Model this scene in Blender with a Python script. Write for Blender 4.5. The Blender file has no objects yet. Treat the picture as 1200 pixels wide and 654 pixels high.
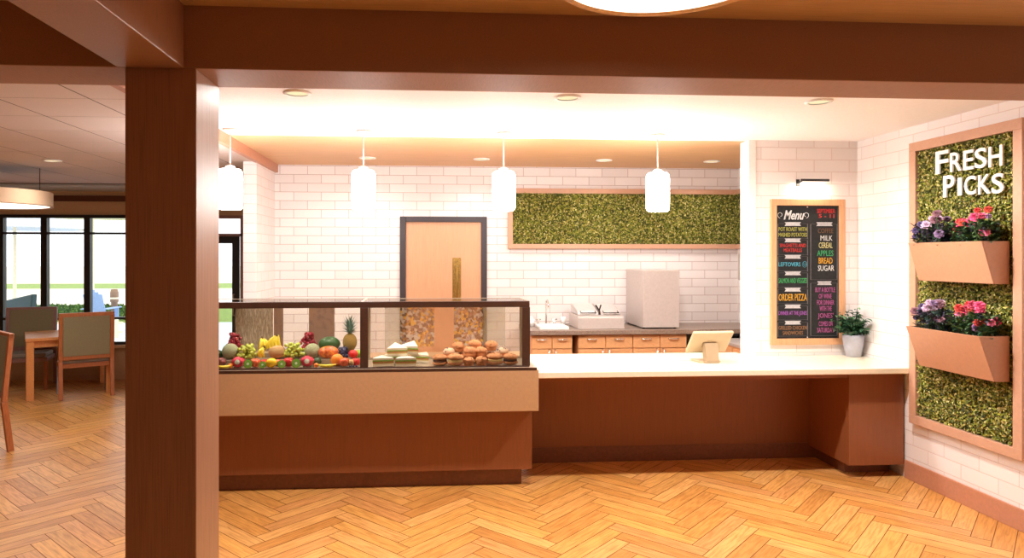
import bpy, math, random
from mathutils import Matrix, Vector, noise

random.seed(7)
SC = bpy.context.scene
COL = SC.collection
R = math.radians

# ------------------------------------------------------------ camera, world, light, exposure
cam_d = bpy.data.cameras.new('camera'); cam = bpy.data.objects.new('camera', cam_d); COL.objects.link(cam)
cam_d.sensor_width = 36; cam_d.lens = 24.0
cam_d.shift_x = 40/1200; cam_d.shift_y = -27/1200
cam.location = (0, 0, 1.75); cam.rotation_euler = (R(90), 0, R(-4))
SC.camera = cam
SC.view_settings.view_transform = 'Standard'; SC.view_settings.look = 'None'
SC.view_settings.gamma = 1; SC.view_settings.use_curve_mapping = False
SC.view_settings.exposure = 0.12

w = bpy.data.worlds.new('world'); SC.world = w; w.use_nodes = True
bg = w.node_tree.nodes['Background']; bg.inputs[0].default_value = (0.93, 0.97, 1.0, 1); bg.inputs[1].default_value = 2.2

def lamp(name, kind, loc, energy, color, size=0.2, size_y=None, rot=(0, 0, 0), spread=180, parent=None, shape='DISK', blend=0.5, cone=120):
    d = bpy.data.lights.new(name, kind); d.energy = energy; d.color = color
    if kind == 'AREA':
        d.shape = 'RECTANGLE' if size_y else shape; d.size = size
        if size_y: d.size_y = size_y
        d.spread = R(spread)
    elif kind == 'SPOT':
        d.shadow_soft_size = size; d.spot_size = R(cone); d.spot_blend = blend
    else:
        d.shadow_soft_size = size
    o = bpy.data.objects.new(name, d); COL.objects.link(o); o.rotation_euler = rot
    o.location = Vector(loc) - (world_loc(parent) if parent else Vector((0, 0, 0)))
    if parent: o.parent = parent
    return o
WARM = (1.0, 0.96, 0.91)
CAN_E, PEND_E, FRONT_E, DINE_E, BACK_E = 27, 5, 2.5, 9, 6

# ------------------------------------------------------------ materials
def lin(c):
    return tuple(((v/255)/12.92 if v/255 <= .04045 else ((v/255+.055)/1.055)**2.4) for v in c) + (1,)
def nodes(name):
    m = bpy.data.materials.new(name); m.use_nodes = True
    nt = m.node_tree; return m, nt, nt.nodes['Principled BSDF']
def ramp(nt, fac, stops):
    r = nt.nodes.new('ShaderNodeValToRGB'); nt.links.new(fac, r.inputs[0])
    el = r.color_ramp.elements
    while len(el) < len(stops): el.new(0.5)
    for e, (p, c) in zip(el, stops): e.position = p; e.color = lin(c) if len(c) == 3 else c
    return r
def mapping(nt, scale, coord='Object', rot=(0, 0, 0), loc=(0, 0, 0)):
    t = nt.nodes.new('ShaderNodeTexCoord'); mp = nt.nodes.new('ShaderNodeMapping')
    mp.inputs['Scale'].default_value = scale; mp.inputs['Rotation'].default_value = rot; mp.inputs['Location'].default_value = loc
    nt.links.new(t.outputs[coord], mp.inputs[0]); return mp
def plain(name, c, rough=.5, metal=0, var=.06, nscale=9, bump=0, emit=None, estr=0):
    m, nt, b = nodes(name)
    mp = mapping(nt, (nscale,)*3); n = nt.nodes.new('ShaderNodeTexNoise'); n.inputs['Detail'].default_value = 4
    nt.links.new(mp.outputs[0], n.inputs[0])
    lo = tuple(max(0, v*(1-var)) for v in c); hi = tuple(min(255, v*(1+var)) for v in c)
    r = ramp(nt, n.outputs[0], [(.3, lo), (.7, hi)]); nt.links.new(r.outputs[0], b.inputs['Base Color'])
    b.inputs['Roughness'].default_value = rough; b.inputs['Metallic'].default_value = metal
    if bump:
        bp = nt.nodes.new('ShaderNodeBump'); bp.inputs['Strength'].default_value = bump; bp.inputs['Distance'].default_value = .01
        nt.links.new(n.outputs[0], bp.inputs['Height']); nt.links.new(bp.outputs[0], b.inputs['Normal'])
    if emit:
        b.inputs['Emission Color'].default_value = emit + (1,); b.inputs['Emission Strength'].default_value = estr
    return m
def wood(name, c, dark=.8, scale=(60, 60, 2), rough=.45, var=.1):
    m, nt, b = nodes(name)
    mp = mapping(nt, scale); n = nt.nodes.new('ShaderNodeTexNoise'); n.inputs['Detail'].default_value = 5; n.inputs['Distortion'].default_value = .4
    nt.links.new(mp.outputs[0], n.inputs[0])
    lo = tuple(v*dark for v in c); hi = tuple(min(255, v*(1+var)) for v in c)
    r = ramp(nt, n.outputs[0], [(.25, lo), (.5, c), (.8, hi)]); nt.links.new(r.outputs[0], b.inputs['Base Color'])
    b.inputs['Roughness'].default_value = rough; return m
def brick(name, axis, bw, rh, c1=(242, 236, 234), c2=(235, 228, 226), mortar=(220, 203, 197), off=0.0, zoff=0.0):
    m, nt, b = nodes(name)
    t = nt.nodes.new('ShaderNodeTexCoord'); s = nt.nodes.new('ShaderNodeSeparateXYZ'); cb = nt.nodes.new('ShaderNodeCombineXYZ')
    nt.links.new(t.outputs['Object'], s.inputs[0])
    a = nt.nodes.new('ShaderNodeMath'); a.operation = 'ADD'; a.inputs[1].default_value = off + 20*bw
    z = nt.nodes.new('ShaderNodeMath'); z.operation = 'ADD'; z.inputs[1].default_value = zoff
    nt.links.new(s.outputs['X' if axis == 'x' else 'Y'], a.inputs[0]); nt.links.new(s.outputs['Z'], z.inputs[0])
    nt.links.new(a.outputs[0], cb.inputs[0]); nt.links.new(z.outputs[0], cb.inputs[1])
    k = nt.nodes.new('ShaderNodeTexBrick'); nt.links.new(cb.outputs[0], k.inputs['Vector'])
    k.inputs['Scale'].default_value = 1; k.inputs['Brick Width'].default_value = bw; k.inputs['Row Height'].default_value = rh
    k.inputs['Mortar Size'].default_value = .0034; k.inputs['Mortar Smooth'].default_value = .3
    k.inputs['Color1'].default_value = lin(c1); k.inputs['Color2'].default_value = lin(c2); k.inputs['Mortar'].default_value = lin(mortar)
    nt.links.new(k.outputs['Color'], b.inputs['Base Color']); b.inputs['Roughness'].default_value = .35
    inv = nt.nodes.new('ShaderNodeMath'); inv.operation = 'SUBTRACT'; inv.inputs[0].default_value = 1; nt.links.new(k.outputs['Fac'], inv.inputs[1])
    bp = nt.nodes.new('ShaderNodeBump'); bp.inputs['Strength'].default_value = .35; bp.inputs['Distance'].default_value = .004
    nt.links.new(inv.outputs[0], bp.inputs['Height']); nt.links.new(bp.outputs[0], b.inputs['Normal'])
    return m
def colattr(name, rough=.6, scale=None, mixc=None, sss=0):
    m, nt, b = nodes(name); a = nt.nodes.new('ShaderNodeAttribute'); a.attribute_name = 'Col'
    if scale:
        uv = nt.nodes.new('ShaderNodeUVMap'); mp = nt.nodes.new('ShaderNodeMapping'); mp.inputs['Scale'].default_value = scale
        nt.links.new(uv.outputs[0], mp.inputs[0]); n = nt.nodes.new('ShaderNodeTexNoise'); n.inputs['Detail'].default_value = 5; n.inputs['Distortion'].default_value = .5
        nt.links.new(mp.outputs[0], n.inputs[0])
        r = ramp(nt, n.outputs[0], [(.25, (205, 190, 170)), (.6, (255, 255, 255))])
        mx = nt.nodes.new('ShaderNodeMix'); mx.data_type = 'RGBA'; mx.blend_type = 'MULTIPLY'; mx.inputs[0].default_value = 1
        nt.links.new(a.outputs['Color'], mx.inputs[6]); nt.links.new(r.outputs[0], mx.inputs[7]); nt.links.new(mx.outputs[2], b.inputs['Base Color'])
    else:
        nt.links.new(a.outputs['Color'], b.inputs['Base Color'])
    b.inputs['Roughness'].default_value = rough
    return m
def glass(name, tint=(1, 1, 1), gloss=.07, rough=.0):
    m = bpy.data.materials.new(name); m.use_nodes = True; nt = m.node_tree; nt.nodes.clear()
    o = nt.nodes.new('ShaderNodeOutputMaterial'); t = nt.nodes.new('ShaderNodeBsdfTransparent'); g = nt.nodes.new('ShaderNodeBsdfGlossy')
    t.inputs[0].default_value = tint + (1,); g.inputs['Roughness'].default_value = rough
    f = nt.nodes.new('ShaderNodeFresnel'); f.inputs[0].default_value = 1.4
    mu = nt.nodes.new('ShaderNodeMath'); mu.operation = 'MULTIPLY'; mu.inputs[1].default_value = gloss/.03; mu.use_clamp = True
    mx = nt.nodes.new('ShaderNodeMixShader'); nt.links.new(f.outputs[0], mu.inputs[0]); nt.links.new(mu.outputs[0], mx.inputs[0])
    nt.links.new(t.outputs[0], mx.inputs[1]); nt.links.new(g.outputs[0], mx.inputs[2]); nt.links.new(mx.outputs[0], o.inputs[0])
    return m
def film(name, colors, scale, alpha=.6, kind='vor'):  # no real film: reflections of the case glass painted as colour
    """translucent panel colour imitating reflections in the glass"""
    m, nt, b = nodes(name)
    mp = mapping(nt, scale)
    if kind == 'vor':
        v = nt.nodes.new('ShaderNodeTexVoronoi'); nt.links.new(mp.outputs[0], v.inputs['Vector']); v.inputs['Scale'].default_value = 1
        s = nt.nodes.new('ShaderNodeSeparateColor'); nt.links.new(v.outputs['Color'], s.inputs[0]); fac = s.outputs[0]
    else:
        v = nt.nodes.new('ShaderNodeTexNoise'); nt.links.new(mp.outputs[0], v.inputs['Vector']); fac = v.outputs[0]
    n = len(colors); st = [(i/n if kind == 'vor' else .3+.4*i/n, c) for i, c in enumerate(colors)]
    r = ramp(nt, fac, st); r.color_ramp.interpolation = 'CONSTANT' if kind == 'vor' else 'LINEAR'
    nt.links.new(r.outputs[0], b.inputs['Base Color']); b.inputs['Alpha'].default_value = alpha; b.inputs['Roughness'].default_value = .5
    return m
def emis(name, c, s):
    m = bpy.data.materials.new(name); m.use_nodes = True; nt = m.node_tree; nt.nodes.clear()
    o = nt.nodes.new('ShaderNodeOutputMaterial'); e = nt.nodes.new('ShaderNodeEmission'); e.inputs[0].default_value = c + (1,); e.inputs[1].default_value = s
    nt.links.new(e.outputs[0], o.inputs[0]); return m

WB = (166, 124, 98)
MT = dict(
    beam=wood('beam_wood', WB, .92, (40, 3, 40), .6, .05),
    column=wood('column_wood', WB, .84, (45, 45, .7), .38, .06),
    lam=wood('laminate_brown', (142, 84, 50), .95, (14, 14, 1), .4, .03),
    plinth=plain('plinth_brown', (126, 78, 54), .5),
    slab=plain('slab_tan', (190, 152, 114), .4, var=.02),
    counter=plain('counter_cream', (244, 230, 205), .25, var=.015),
    base=plain('baseboard_brown', (190, 132, 104), .45, var=.03),
    frame=plain('panel_frame', (200, 154, 126), .45, var=.02),
    planter=plain('planter_copper', (190, 138, 106), .42, var=.02),
    ceilwhite=plain('ceiling_white', (246, 242, 240), .8, var=.01),
    ceilwood=wood('ceiling_wood', (214, 170, 124), .9, (.8, 30, 30), .5, .05),
    frontceil=wood('front_ceiling_wood', (204, 168, 116), .93, (.8, 20, 20), .5, .05),
    whitewall=plain('white_plaster', (240, 234, 230), .7, var=.01),
    tanwall=plain('tan_wall', (196, 160, 122), .7, var=.03),
    greywall=plain('grey_plaster', (200, 204, 204), .7, var=.02),
    darktrim=plain('dark_trim', (92, 44, 24), .5),
    black=plain('black_metal', (26, 20, 20), .4),
    casefr=plain('case_dark_bronze', (66, 40, 28), .4),
    casedeck=plain('case_deck', (170, 150, 128), .35, var=.03),
    doorw=wood('door_tan', (212, 158, 120), .96, (25, 25, 1), .45, .03),
    doorfr=plain('door_frame_dark', (52, 42, 46), .45),
    brass=plain('aged_brass', (150, 118, 60), .35, .6, var=.35, nscale=30),
    oak=wood('cabinet_oak', (222, 164, 112), .9, (5, 30, 30), .45, .04),
    steel=plain('steel', (205, 198, 195), .35, .35, var=.03),
    steeld=plain('steel_box', (196, 184, 178), .4, .1, var=.02),
    chrome=plain('chrome', (235, 232, 228), .15, .9, var=.02),
    stone=plain('grey_stone_top', (138, 118, 104), .3, var=.12, nscale=14),
    white=plain('white_plastic', (240, 238, 234), .35, var=.01),
    cream=plain('cream_plastic', (204, 184, 150), .4, var=.01),
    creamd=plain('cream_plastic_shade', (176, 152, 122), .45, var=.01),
    dark=plain('dark_screen', (24, 22, 24), .2),
    chairwood=wood('chair_wood', (172, 100, 56), .88, (20, 20, 3), .4),
    chairgrey=wood('chair_greyed_wood', (150, 112, 104), .9, (20, 20, 3), .45),
    tablewood=wood('table_wood', (214, 142, 82), .9, (3, 30, 30), .38),
    uphol=plain('grey_green_fabric', (138, 128, 98), .9, var=.14, nscale=60, bump=.3),
    cushion=plain('grey_cushion', (150, 140, 130), .9, var=.08, nscale=50),
    greymetal=plain('grey_leg', (140, 136, 142), .4, .3),
    pot=plain('pot_grey', (176, 176, 186), .5, var=.02),
    soil=plain('soil', (60, 44, 32), .95, var=.3, nscale=40),
    leaf=colattr('leaf_colours', .5), petal=colattr('petal_colours', .55), moss=colattr('moss_colours', .7),
    mossbase=plain('moss_backing', (84, 84, 30), .95, var=.4, nscale=50, bump=.6),
    floor=colattr('floor_planks', .33, (1.2, 14, 1)),
    gap=plain('floor_gap', (120, 66, 26), .8),
    pane=glass('window_pane', (1, 1, 1), .03), caseglass=glass('case_glass', (.97, .98, .96), .035),
    backglass=glass('case_back_glass', (.90, .87, .82), .03),
    film=film('mottled_reflection', [(232, 150, 50), (206, 192, 186), (150, 100, 60), (240, 190, 80), (184, 164, 166), (130, 90, 64), (216, 206, 196)], (52, 52, 52), .42),  # this and the next three: case glass reflections painted as colour
    reflection2=film('pale_mottled_reflection', [(206, 190, 150), (190, 176, 170), (214, 180, 110), (200, 190, 180)], (75, 75, 75), .3),
    streak_reflection=film('streaked_reflection', [(120, 90, 62), (186, 162, 132), (150, 126, 98), (206, 188, 160)], (26, 26, 3), .75, 'n'),
    brown_reflection_mat=film('brown_reflection', [(130, 88, 58), (150, 106, 72)], (5, 5, 5), .7, 'n'),
    board=plain('chalkboard_black', (22, 22, 24), .7, var=.3),
    chalk=plain('chalk_grey', (92, 90, 92), .8), banner=plain('banner_grey', (186, 184, 186), .8),
    menuframe=wood('menu_frame_wood', (216, 162, 118), .93, (20, 20, 2), .5, .04),
    bread=plain('sandwich_bread', (246, 234, 214), .85, var=.04, nscale=60, bump=.3),
    crust=plain('bread_crust', (206, 160, 104), .85),
    lettuce=plain('lettuce', (130, 160, 60), .6, var=.5, nscale=120), ham=plain('ham_tomato', (196, 98, 62), .6, var=.55, nscale=110),
    cheese=plain('cheese_egg', (238, 206, 140), .6, var=.12, nscale=60),
    cake=plain('golden_muffin_crumb', (204, 138, 92), .85, var=.25, nscale=55, bump=.5),
    cakepale=plain('pale_muffin_crumb', (222, 184, 152), .85, var=.14, nscale=60, bump=.4),
    cup=plain('baked_muffin_side', (206, 134, 84), .8, var=.15, nscale=50),
    choc=plain('chocolate_filling', (70, 40, 36), .6, var=.3, nscale=60), berry=plain('blueberry', (50, 48, 80), .4),
    nut=plain('nut_crumb', (150, 96, 52), .8),
    grass=plain('lawn', (128, 150, 70), .9, var=.15, nscale=2), patio=plain('patio_pale', (206, 216, 226), .8, var=.03),
    road=plain('pale_road', (226, 214, 190), .9, var=.04), hedge=colattr('hedge_colours', .8),
    teal=plain('teal_chair_paint', (30, 62, 66), .6), skyblue=plain('pale_blue_paint', (150, 176, 214), .6),
    umb=plain('umbrella_cloth', (206, 212, 216), .8), umb2=plain('cream_umbrella_cloth', (240, 228, 196), .8), bollard=plain('bollard_wood', (150, 120, 96), .8),
    house=plain('pale_house_wall', (236, 232, 222), .8),
    pendglass=emis('pendant_glow', (1, .97, .95), 48), bulb=emis('downlight_glow', (1, .84, .50), 1.0), disc=emis('disc_light_glow', (1, .93, .78), 1.8),
    gold=plain('gold_rim', (226, 176, 92), .4, .2), drum=plain('drum_fabric', (190, 158, 128), .8, var=.05, nscale=30),
    cord=plain('cord_pale', (226, 206, 196), .5), letter=plain('letter_white', (250, 246, 240), .4, var=.01),
)
for k in ('pendglass',): pass

# ------------------------------------------------------------ mesh builder
def world_loc(o):
    v = Vector((0, 0, 0))
    while o is not None: v += o.location; o = o.parent
    return v
class M:
    def __init__(s): s.v = []; s.f = []; s.c = []; s.uv = []; s.T = Matrix.Identity(4); s.col = None
    def add(s, vs, fs, uv=None):
        n = len(s.v); s.v += [s.T @ Vector(p) for p in vs]
        for i, f in enumerate(fs):
            s.f.append(tuple(n+k for k in f)); s.c.append(s.col); s.uv.append(uv[i] if uv else None)
        return s
    def box(s, x0, x1, y0, y1, z0, z1):
        return s.add([(x0,y0,z0),(x1,y0,z0),(x1,y1,z0),(x0,y1,z0),(x0,y0,z1),(x1,y0,z1),(x1,y1,z1),(x0,y1,z1)],
              [(3,2,1,0),(4,5,6,7),(0,1,5,4),(1,2,6,5),(2,3,7,6),(3,0,4,7)])
    def bar(s, p, q, wx, wy):
        """tapered-free square bar from p to q"""
        p, q = Vector(p), Vector(q); d = (q-p).normalized()
        a = Vector((1,0,0)) if abs(d.x) < .9 else Vector((0,1,0)); b = d.cross(a).normalized(); a = b.cross(d).normalized()
        vs = []
        for o in (p, q):
            for i, j in ((-1,-1),(1,-1),(1,1),(-1,1)): vs.append(o + a*i*wx/2 + b*j*wy/2)
        return s.add(vs, [(0,1,2,3),(7,6,5,4),(1,0,4,5),(2,1,5,6),(3,2,6,7),(0,3,7,4)])
    def lathe(s, prof, n=24, c=(0,0,0), axis=None, sq=1.0):
        c = Vector(c); vs = []; m = len(prof)
        rot = Matrix.Identity(3)
        if axis is not None: rot = Vector((0,0,1)).rotation_difference(Vector(axis)).to_matrix()
        for r, z in prof:
            for k in range(n):
                a = 2*math.pi*k/n; vs.append(c + rot @ Vector((r*math.cos(a), r*math.sin(a)*sq, z)))
        fs = [(i*n+k, i*n+(k+1)%n, (i+1)*n+(k+1)%n, (i+1)*n+k) for i in range(m-1) for k in range(n)]
        fs.append(tuple(range(n))[::-1]); fs.append(tuple((m-1)*n+k for k in range(n)))
        return s.add(vs, fs)
    def cyl(s, p, q, r, r2=None, n=16):
        p, q = Vector(p), Vector(q); L = (q-p).length
        return s.lathe([(r, 0), (r if r2 is None else r2, L)], n, p, (q-p).normalized())
    def tube(s, pts, rs, n=10):
        pts = [Vector(p) for p in pts]
        if not hasattr(rs, '__len__'): rs = [rs]*len(pts)
        vs = []; prev = None
        for i, p in enumerate(pts):
            d = (pts[min(i+1, len(pts)-1)] - pts[max(i-1, 0)]).normalized()
            a = prev if prev is not None else (Vector((0,0,1)) if abs(d.z) < .9 else Vector((1,0,0)))
            b = d.cross(a).normalized(); a = b.cross(d).normalized(); prev = a
            for k in range(n):
                t = 2*math.pi*k/n; vs.append(p + (a*math.cos(t) + b*math.sin(t))*rs[i])
        m = len(pts)
        fs = [(i*n+k, i*n+(k+1)%n, (i+1)*n+(k+1)%n, (i+1)*n+k) for i in range(m-1) for k in range(n)]
        fs.append(tuple(range(n))[::-1]); fs.append(tuple((m-1)*n+k for k in range(n)))
        return s.add(vs, fs)
    def ball(s, c, r, nu=16, nv=10, fn=None):
        if not hasattr(r, '__len__'): r = (r, r, r)
        c = Vector(c); vs = [c + Vector((0, 0, -r[2]*(fn(0, -1) if fn else 1)))]
        for j in range(1, nv):
            ph = -math.pi/2 + math.pi*j/nv
            for k in range(nu):
                t = 2*math.pi*k/nu; q = fn(t, math.sin(ph)) if fn else 1
                vs.append(c + Vector((r[0]*math.cos(ph)*math.cos(t), r[1]*math.cos(ph)*math.sin(t), r[2]*math.sin(ph)))*q)
        vs.append(c + Vector((0, 0, r[2]*(fn(0, 1) if fn else 1)))); L = len(vs)-1
        fs = [(0, 1+(k+1)%nu, 1+k) for k in range(nu)]
        for j in range(nv-2):
            for k in range(nu):
                a = 1+j*nu+k; b = 1+j*nu+(k+1)%nu; fs.append((a, b, b+nu, a+nu))
        fs += [(1+(nv-2)*nu+k, 1+(nv-2)*nu+(k+1)%nu, L) for k in range(nu)]
        return s.add(vs, fs)
    def prism(s, poly, lo, hi, axis='y'):
        n = len(poly)
        def P(a, b, t): return {'x': (t, a, b), 'y': (a, t, b), 'z': (a, b, t)}[axis]
        vs = [P(a, b, lo) for a, b in poly] + [P(a, b, hi) for a, b in poly]
        fs = [tuple(range(n)), tuple(range(2*n-1, n-1, -1))] + [(i, n+i, n+(i+1)%n, (i+1)%n) for i in range(n)]
        return s.add(vs, fs)
    def leaf(s, base, d, up, L, W, fold=.25):
        base, d, up = Vector(base), Vector(d).normalized(), Vector(up)
        side = d.cross(up)
        if side.length < 1e-3: side = d.cross(Vector((1,.3,.2)))
        side.normalize(); nrm = side.cross(d)
        m1 = base + d*L*.35; m2 = base + d*L*.7 - nrm*L*.06; t = base + d*L - nrm*L*.18
        vs = [base, m1+side*W*.5+nrm*W*fold, m1, m1-side*W*.5+nrm*W*fold, m2+side*W*.38+nrm*W*fold, m2, m2-side*W*.38+nrm*W*fold, t]
        return s.add(vs, [(0,2,1),(0,3,2),(1,2,5,4),(2,3,6,5),(4,5,7),(5,6,7)])
    def build(s, name, mat, parent=None, smooth=False, bevel=0, seg=2, sub=0):
        me = bpy.data.meshes.new(name); o = bpy.data.objects.new(name, me)
        base = world_loc(parent) if parent else Vector((0, 0, 0))
        if parent is None and s.v and getattr(s, 'origin', None): base = Vector(s.origin)
        me.from_pydata([tuple(v - base) for v in s.v], [], s.f); me.materials.append(MT[mat] if isinstance(mat, str) else mat)
        if any(c is not None for c in s.c):
            at = me.color_attributes.new('Col', 'FLOAT_COLOR', 'CORNER'); buf = []
            for p, c in zip(me.polygons, s.c):
                buf += list(c or (1, 1, 1, 1))*p.loop_total
            at.data.foreach_set('color', buf)
        if any(u is not None for u in s.uv):
            ul = me.uv_layers.new(name='UVMap'); buf = []
            for p, u in zip(me.polygons, s.uv):
                for k in range(p.loop_total): buf += list(u[k] if u else (0, 0))
            ul.data.foreach_set('uv', buf)
        if smooth:
            for p in me.polygons: p.use_smooth = True
        COL.objects.link(o)
        if parent: o.parent = parent
        elif base.length: o.location = base
        if bevel:
            b = o.modifiers.new('Bevel', 'BEVEL'); b.width = bevel; b.segments = seg; b.limit_method = 'ANGLE'; b.angle_limit = R(40)
        if sub:
            b = o.modifiers.new('Sub', 'SUBSURF'); b.levels = sub; b.render_levels = sub
        return o
def tag(o, label=None, cat=None, group=None, kind=None):
    if label: o['label'] = label
    if cat: o['category'] = cat
    if group: o['group'] = group
    if kind: o['kind'] = kind
    return o
def thing(name, label, cat, loc, group=None):
    o = bpy.data.objects.new(name, None); COL.objects.link(o); o.location = loc; o.empty_display_size = .1
    return tag(o, label, cat, group)
def struct(name, m, mat, parent=None, **k):
    o = m.build(name, mat, parent, **k); 
    if parent is None: o['kind'] = 'structure'
    return o
def box(x0, x1, y0, y1, z0, z1): return M().box(x0, x1, y0, y1, z0, z1)
def copy_tree(o, loc, label=None, rotz=None):
    def rec(src, par):
        c = src.copy(); COL.objects.link(c); c.parent = par
        for ch in src.children: rec(ch, c)
        return c
    r = rec(o, None); r.location = loc
    if rotz is not None: r.rotation_euler[2] = rotz
    if label: r['label'] = label
    return r
def lighten(c, k): return tuple(min(1, v*k) for v in c[:3]) + (1,)

# ------------------------------------------------------------ floor
L_, W_ = .629, .110
fm = M(); s2 = math.sqrt(.5); GAP = .0022
# x: along X after rotation; lattice (W,W) -> Y, (L,-L) -> X
tones = [lin(c) for c in ((222, 160, 88), (214, 150, 78), (228, 168, 98), (206, 142, 74), (224, 162, 86), (218, 154, 90))]
XL0, XL1, YL0, YL1 = -8.0, 3.76, -2.5, 10.01
def clip_poly(pts, cs):
    for ax, lim, sg in ((0, XL0, 1), (0, XL1, -1), (1, YL0, 1), (1, YL1, -1)):
        op, oc = [], []
        for k in range(len(pts)):
            p, q, a, b = pts[k-1], pts[k], cs[k-1], cs[k]; dp, dq = (p[ax]-lim)*sg, (q[ax]-lim)*sg
            if (dp < 0) != (dq < 0):
                t = dp/(dp-dq); op.append(tuple(p[i]+(q[i]-p[i])*t for i in (0, 1))); oc.append(tuple(a[i]+(b[i]-a[i])*t for i in (0, 1)))
            if dq >= 0: op.append(q); oc.append(b)
        pts, cs = op, oc
        if not pts: break
    return pts, cs
for j in range(-14, 12):
    for i in range(-34, 80):
        ox, oy = i*W_ + j*L_, i*W_ - j*L_
        for (a, b, c, d, h) in ((ox, oy, ox+L_, oy+W_, 1), (ox+L_, oy+W_-L_, ox+L_+W_, oy+W_, 0)):
            cs = [(a+GAP, b+GAP), (c-GAP, b+GAP), (c-GAP, d-GAP), (a+GAP, d-GAP)]
            # (1,1) must map to +Y and (1,-1) to +X
            pts = [(s2*(x-y) + .77, s2*(x+y) + 1.0) for x, y in cs]
            pts, cs = clip_poly(pts, cs)
            if len(pts) > 2:
                t = random.choice(tones); k = random.uniform(.93, 1.06); fm.col = lighten(t, k)
                r0, r1 = random.uniform(0, 90), random.uniform(0, 90)
                uvs = [((x if h else y) + r0, (y if h else x) + r1) for x, y in cs]
                fm.add([(p[0], p[1], 0) for p in pts], [tuple(range(len(pts)))], [uvs])
fl = struct('floor', fm, 'floor')
struct('floor_bed', box(XL0-.1, XL1, YL0-.1, YL1, -.06, -.002), 'gap', parent=fl)

# ------------------------------------------------------------ room shell
X_R, X_KL, Y_BK, Z_C, Z_D, Y_W = 3.755, -1.67, 7.65, 2.76, 2.68, 10.0
# wall_right: front of the shop, brick
struct('wall_right', box(X_R, X_R+.12, -2.5, 5.93, 0, 2.85), brick('right_wall_brick', 'y', .32, .1055, zoff=.0445, off=.05))
struct('baseboard_right', box(X_R-.018, X_R, -2.5, 5.15, 0, .142), 'base', bevel=.003)
# menu wall and its plain end board
struct('wall_menu', box(2.832, X_R, 5.768, 5.92, 0, Z_C), brick('menu_wall_brick', 'x', .32, .1055, zoff=.0445))
struct('trim_1', box(2.765, 2.832, 5.762, 5.925, 0, Z_C), 'whitewall', bevel=.004)
# back of kitchen
bb = brick('back_wall_brick', 'x', .3, .0964, zoff=.05, mortar=(186, 164, 160), c1=(238, 231, 229), c2=(228, 220, 218))
wb = M(); wb.box(-1.705, -.335, Y_BK, Y_BK+.12, 0, Z_C); wb.box(.635, 3.66, Y_BK, Y_BK+.12, 0, Z_C); wb.box(-.335, .635, Y_BK, Y_BK+.12, 2.19, Z_C)
struct('wall_back', wb, bb)
struct('wall_kitchen_right', box(3.54, 3.66, 5.92, Y_BK, 0, Z_C), brick('kitchen_side_brick', 'y', .3, .0964, zoff=.05))
struct('wall_kitchen_left', box(-1.834, -1.705, 6.86, Y_W, 0, Z_D), brick('stub_brick', 'y', .3, .0964, zoff=.05))
struct('baseboard_back', box(-1.70, -.35, Y_BK-.015, Y_BK, 0, .14), 'base')
# ceilings
struct('ceiling_white', box(X_KL, X_R, 3.0, 5.83, Z_C, Z_C+.05), 'ceilwhite')
struct('ceiling_wood', box(X_KL, 3.66, 5.83, Y_BK+.1, Z_C-.004, Z_C+.05), 'ceilwood')
struct('ceiling_front', box(-8, X_R, -2.5, 2.859, 2.772, 2.86), 'frontceil')
struct('trim_2', box(X_KL-.05, X_KL, 3.1, Y_BK, Z_D-.012, Z_C+.04), 'base')
# dining ceiling: grid of tiles
cm = M(); T = .54
x = -7.97
xs = [-2.55-T*k for k in range(-1, 11)]
cbk = box(-8, X_KL-.05, 3.17, Y_W, Z_D+.0006, Z_D+.05)
for k in range(-2, 10):
    x1 = min(-2.55 - T*k, X_KL-.055); x0 = -2.55 - T*(k+1)
    for q in range(0, 12):
        y0 = 3.11 + T*q
        if y0 + T > 9.3: break
        cm.box(x0+.006, x1-.006, y0+.0035, y0+T-.0035, Z_D, Z_D+.003)
cd_ = struct('ceiling_dining', cm, plain('ceiling_tile', (212, 198, 192), .85, var=.03, nscale=30))
struct('ceiling_grid', cbk, plain('ceiling_grid_dark', (120, 104, 96), .9), parent=cd_)
struct('trim_3', box(-8, -1.84, 9.22, Y_W, Z_D-.02, Z_D+.02), 'greywall')
struct('trim_4', box(-8, -1.84, Y_W-.03, Y_W, 2.52, 2.60), 'darktrim')
struct('wall_front', box(-8.1, X_R+.1, -2.6, -2.5, 0, 2.85), 'tanwall')
struct('wall_left', box(-8.1, -8, -2.5, Y_W+.1, 0, 2.85), 'tanwall')
# dining window wall: windows between, tan below and above
ww = M()
WX0, WX1 = -7.165, -3.655
ww.box(-8, -1.84, Y_W, Y_W+.12, 2.33, 2.9)
ww.box(-8, WX0, Y_W, Y_W+.12, 0, 2.33); ww.box(WX0, WX1, Y_W, Y_W+.12, 0, .50)
ww.box(WX1, -3.40, Y_W, Y_W+.12, 0, 2.33); ww.box(-2.66, -1.84, Y_W, Y_W+.12, 0, 2.33)
struct('wall_window', ww, 'tanwall')
# columns and beams
struct('column', box(-1.235, -.953, 2.862, 3.165, 0, 2.515), 'column', bevel=.004)
struct('beam_main', box(-8, X_R, 2.86, 3.17, 2.515, 2.80), 'beam', bevel=.004)
struct('beam_side', box(-1.265, -1.0, -2.5, 2.858, 2.515, 2.78), wood('beam_wood_side', WB, .92, (40, 40, 3), .38, .05), bevel=.004)

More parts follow.
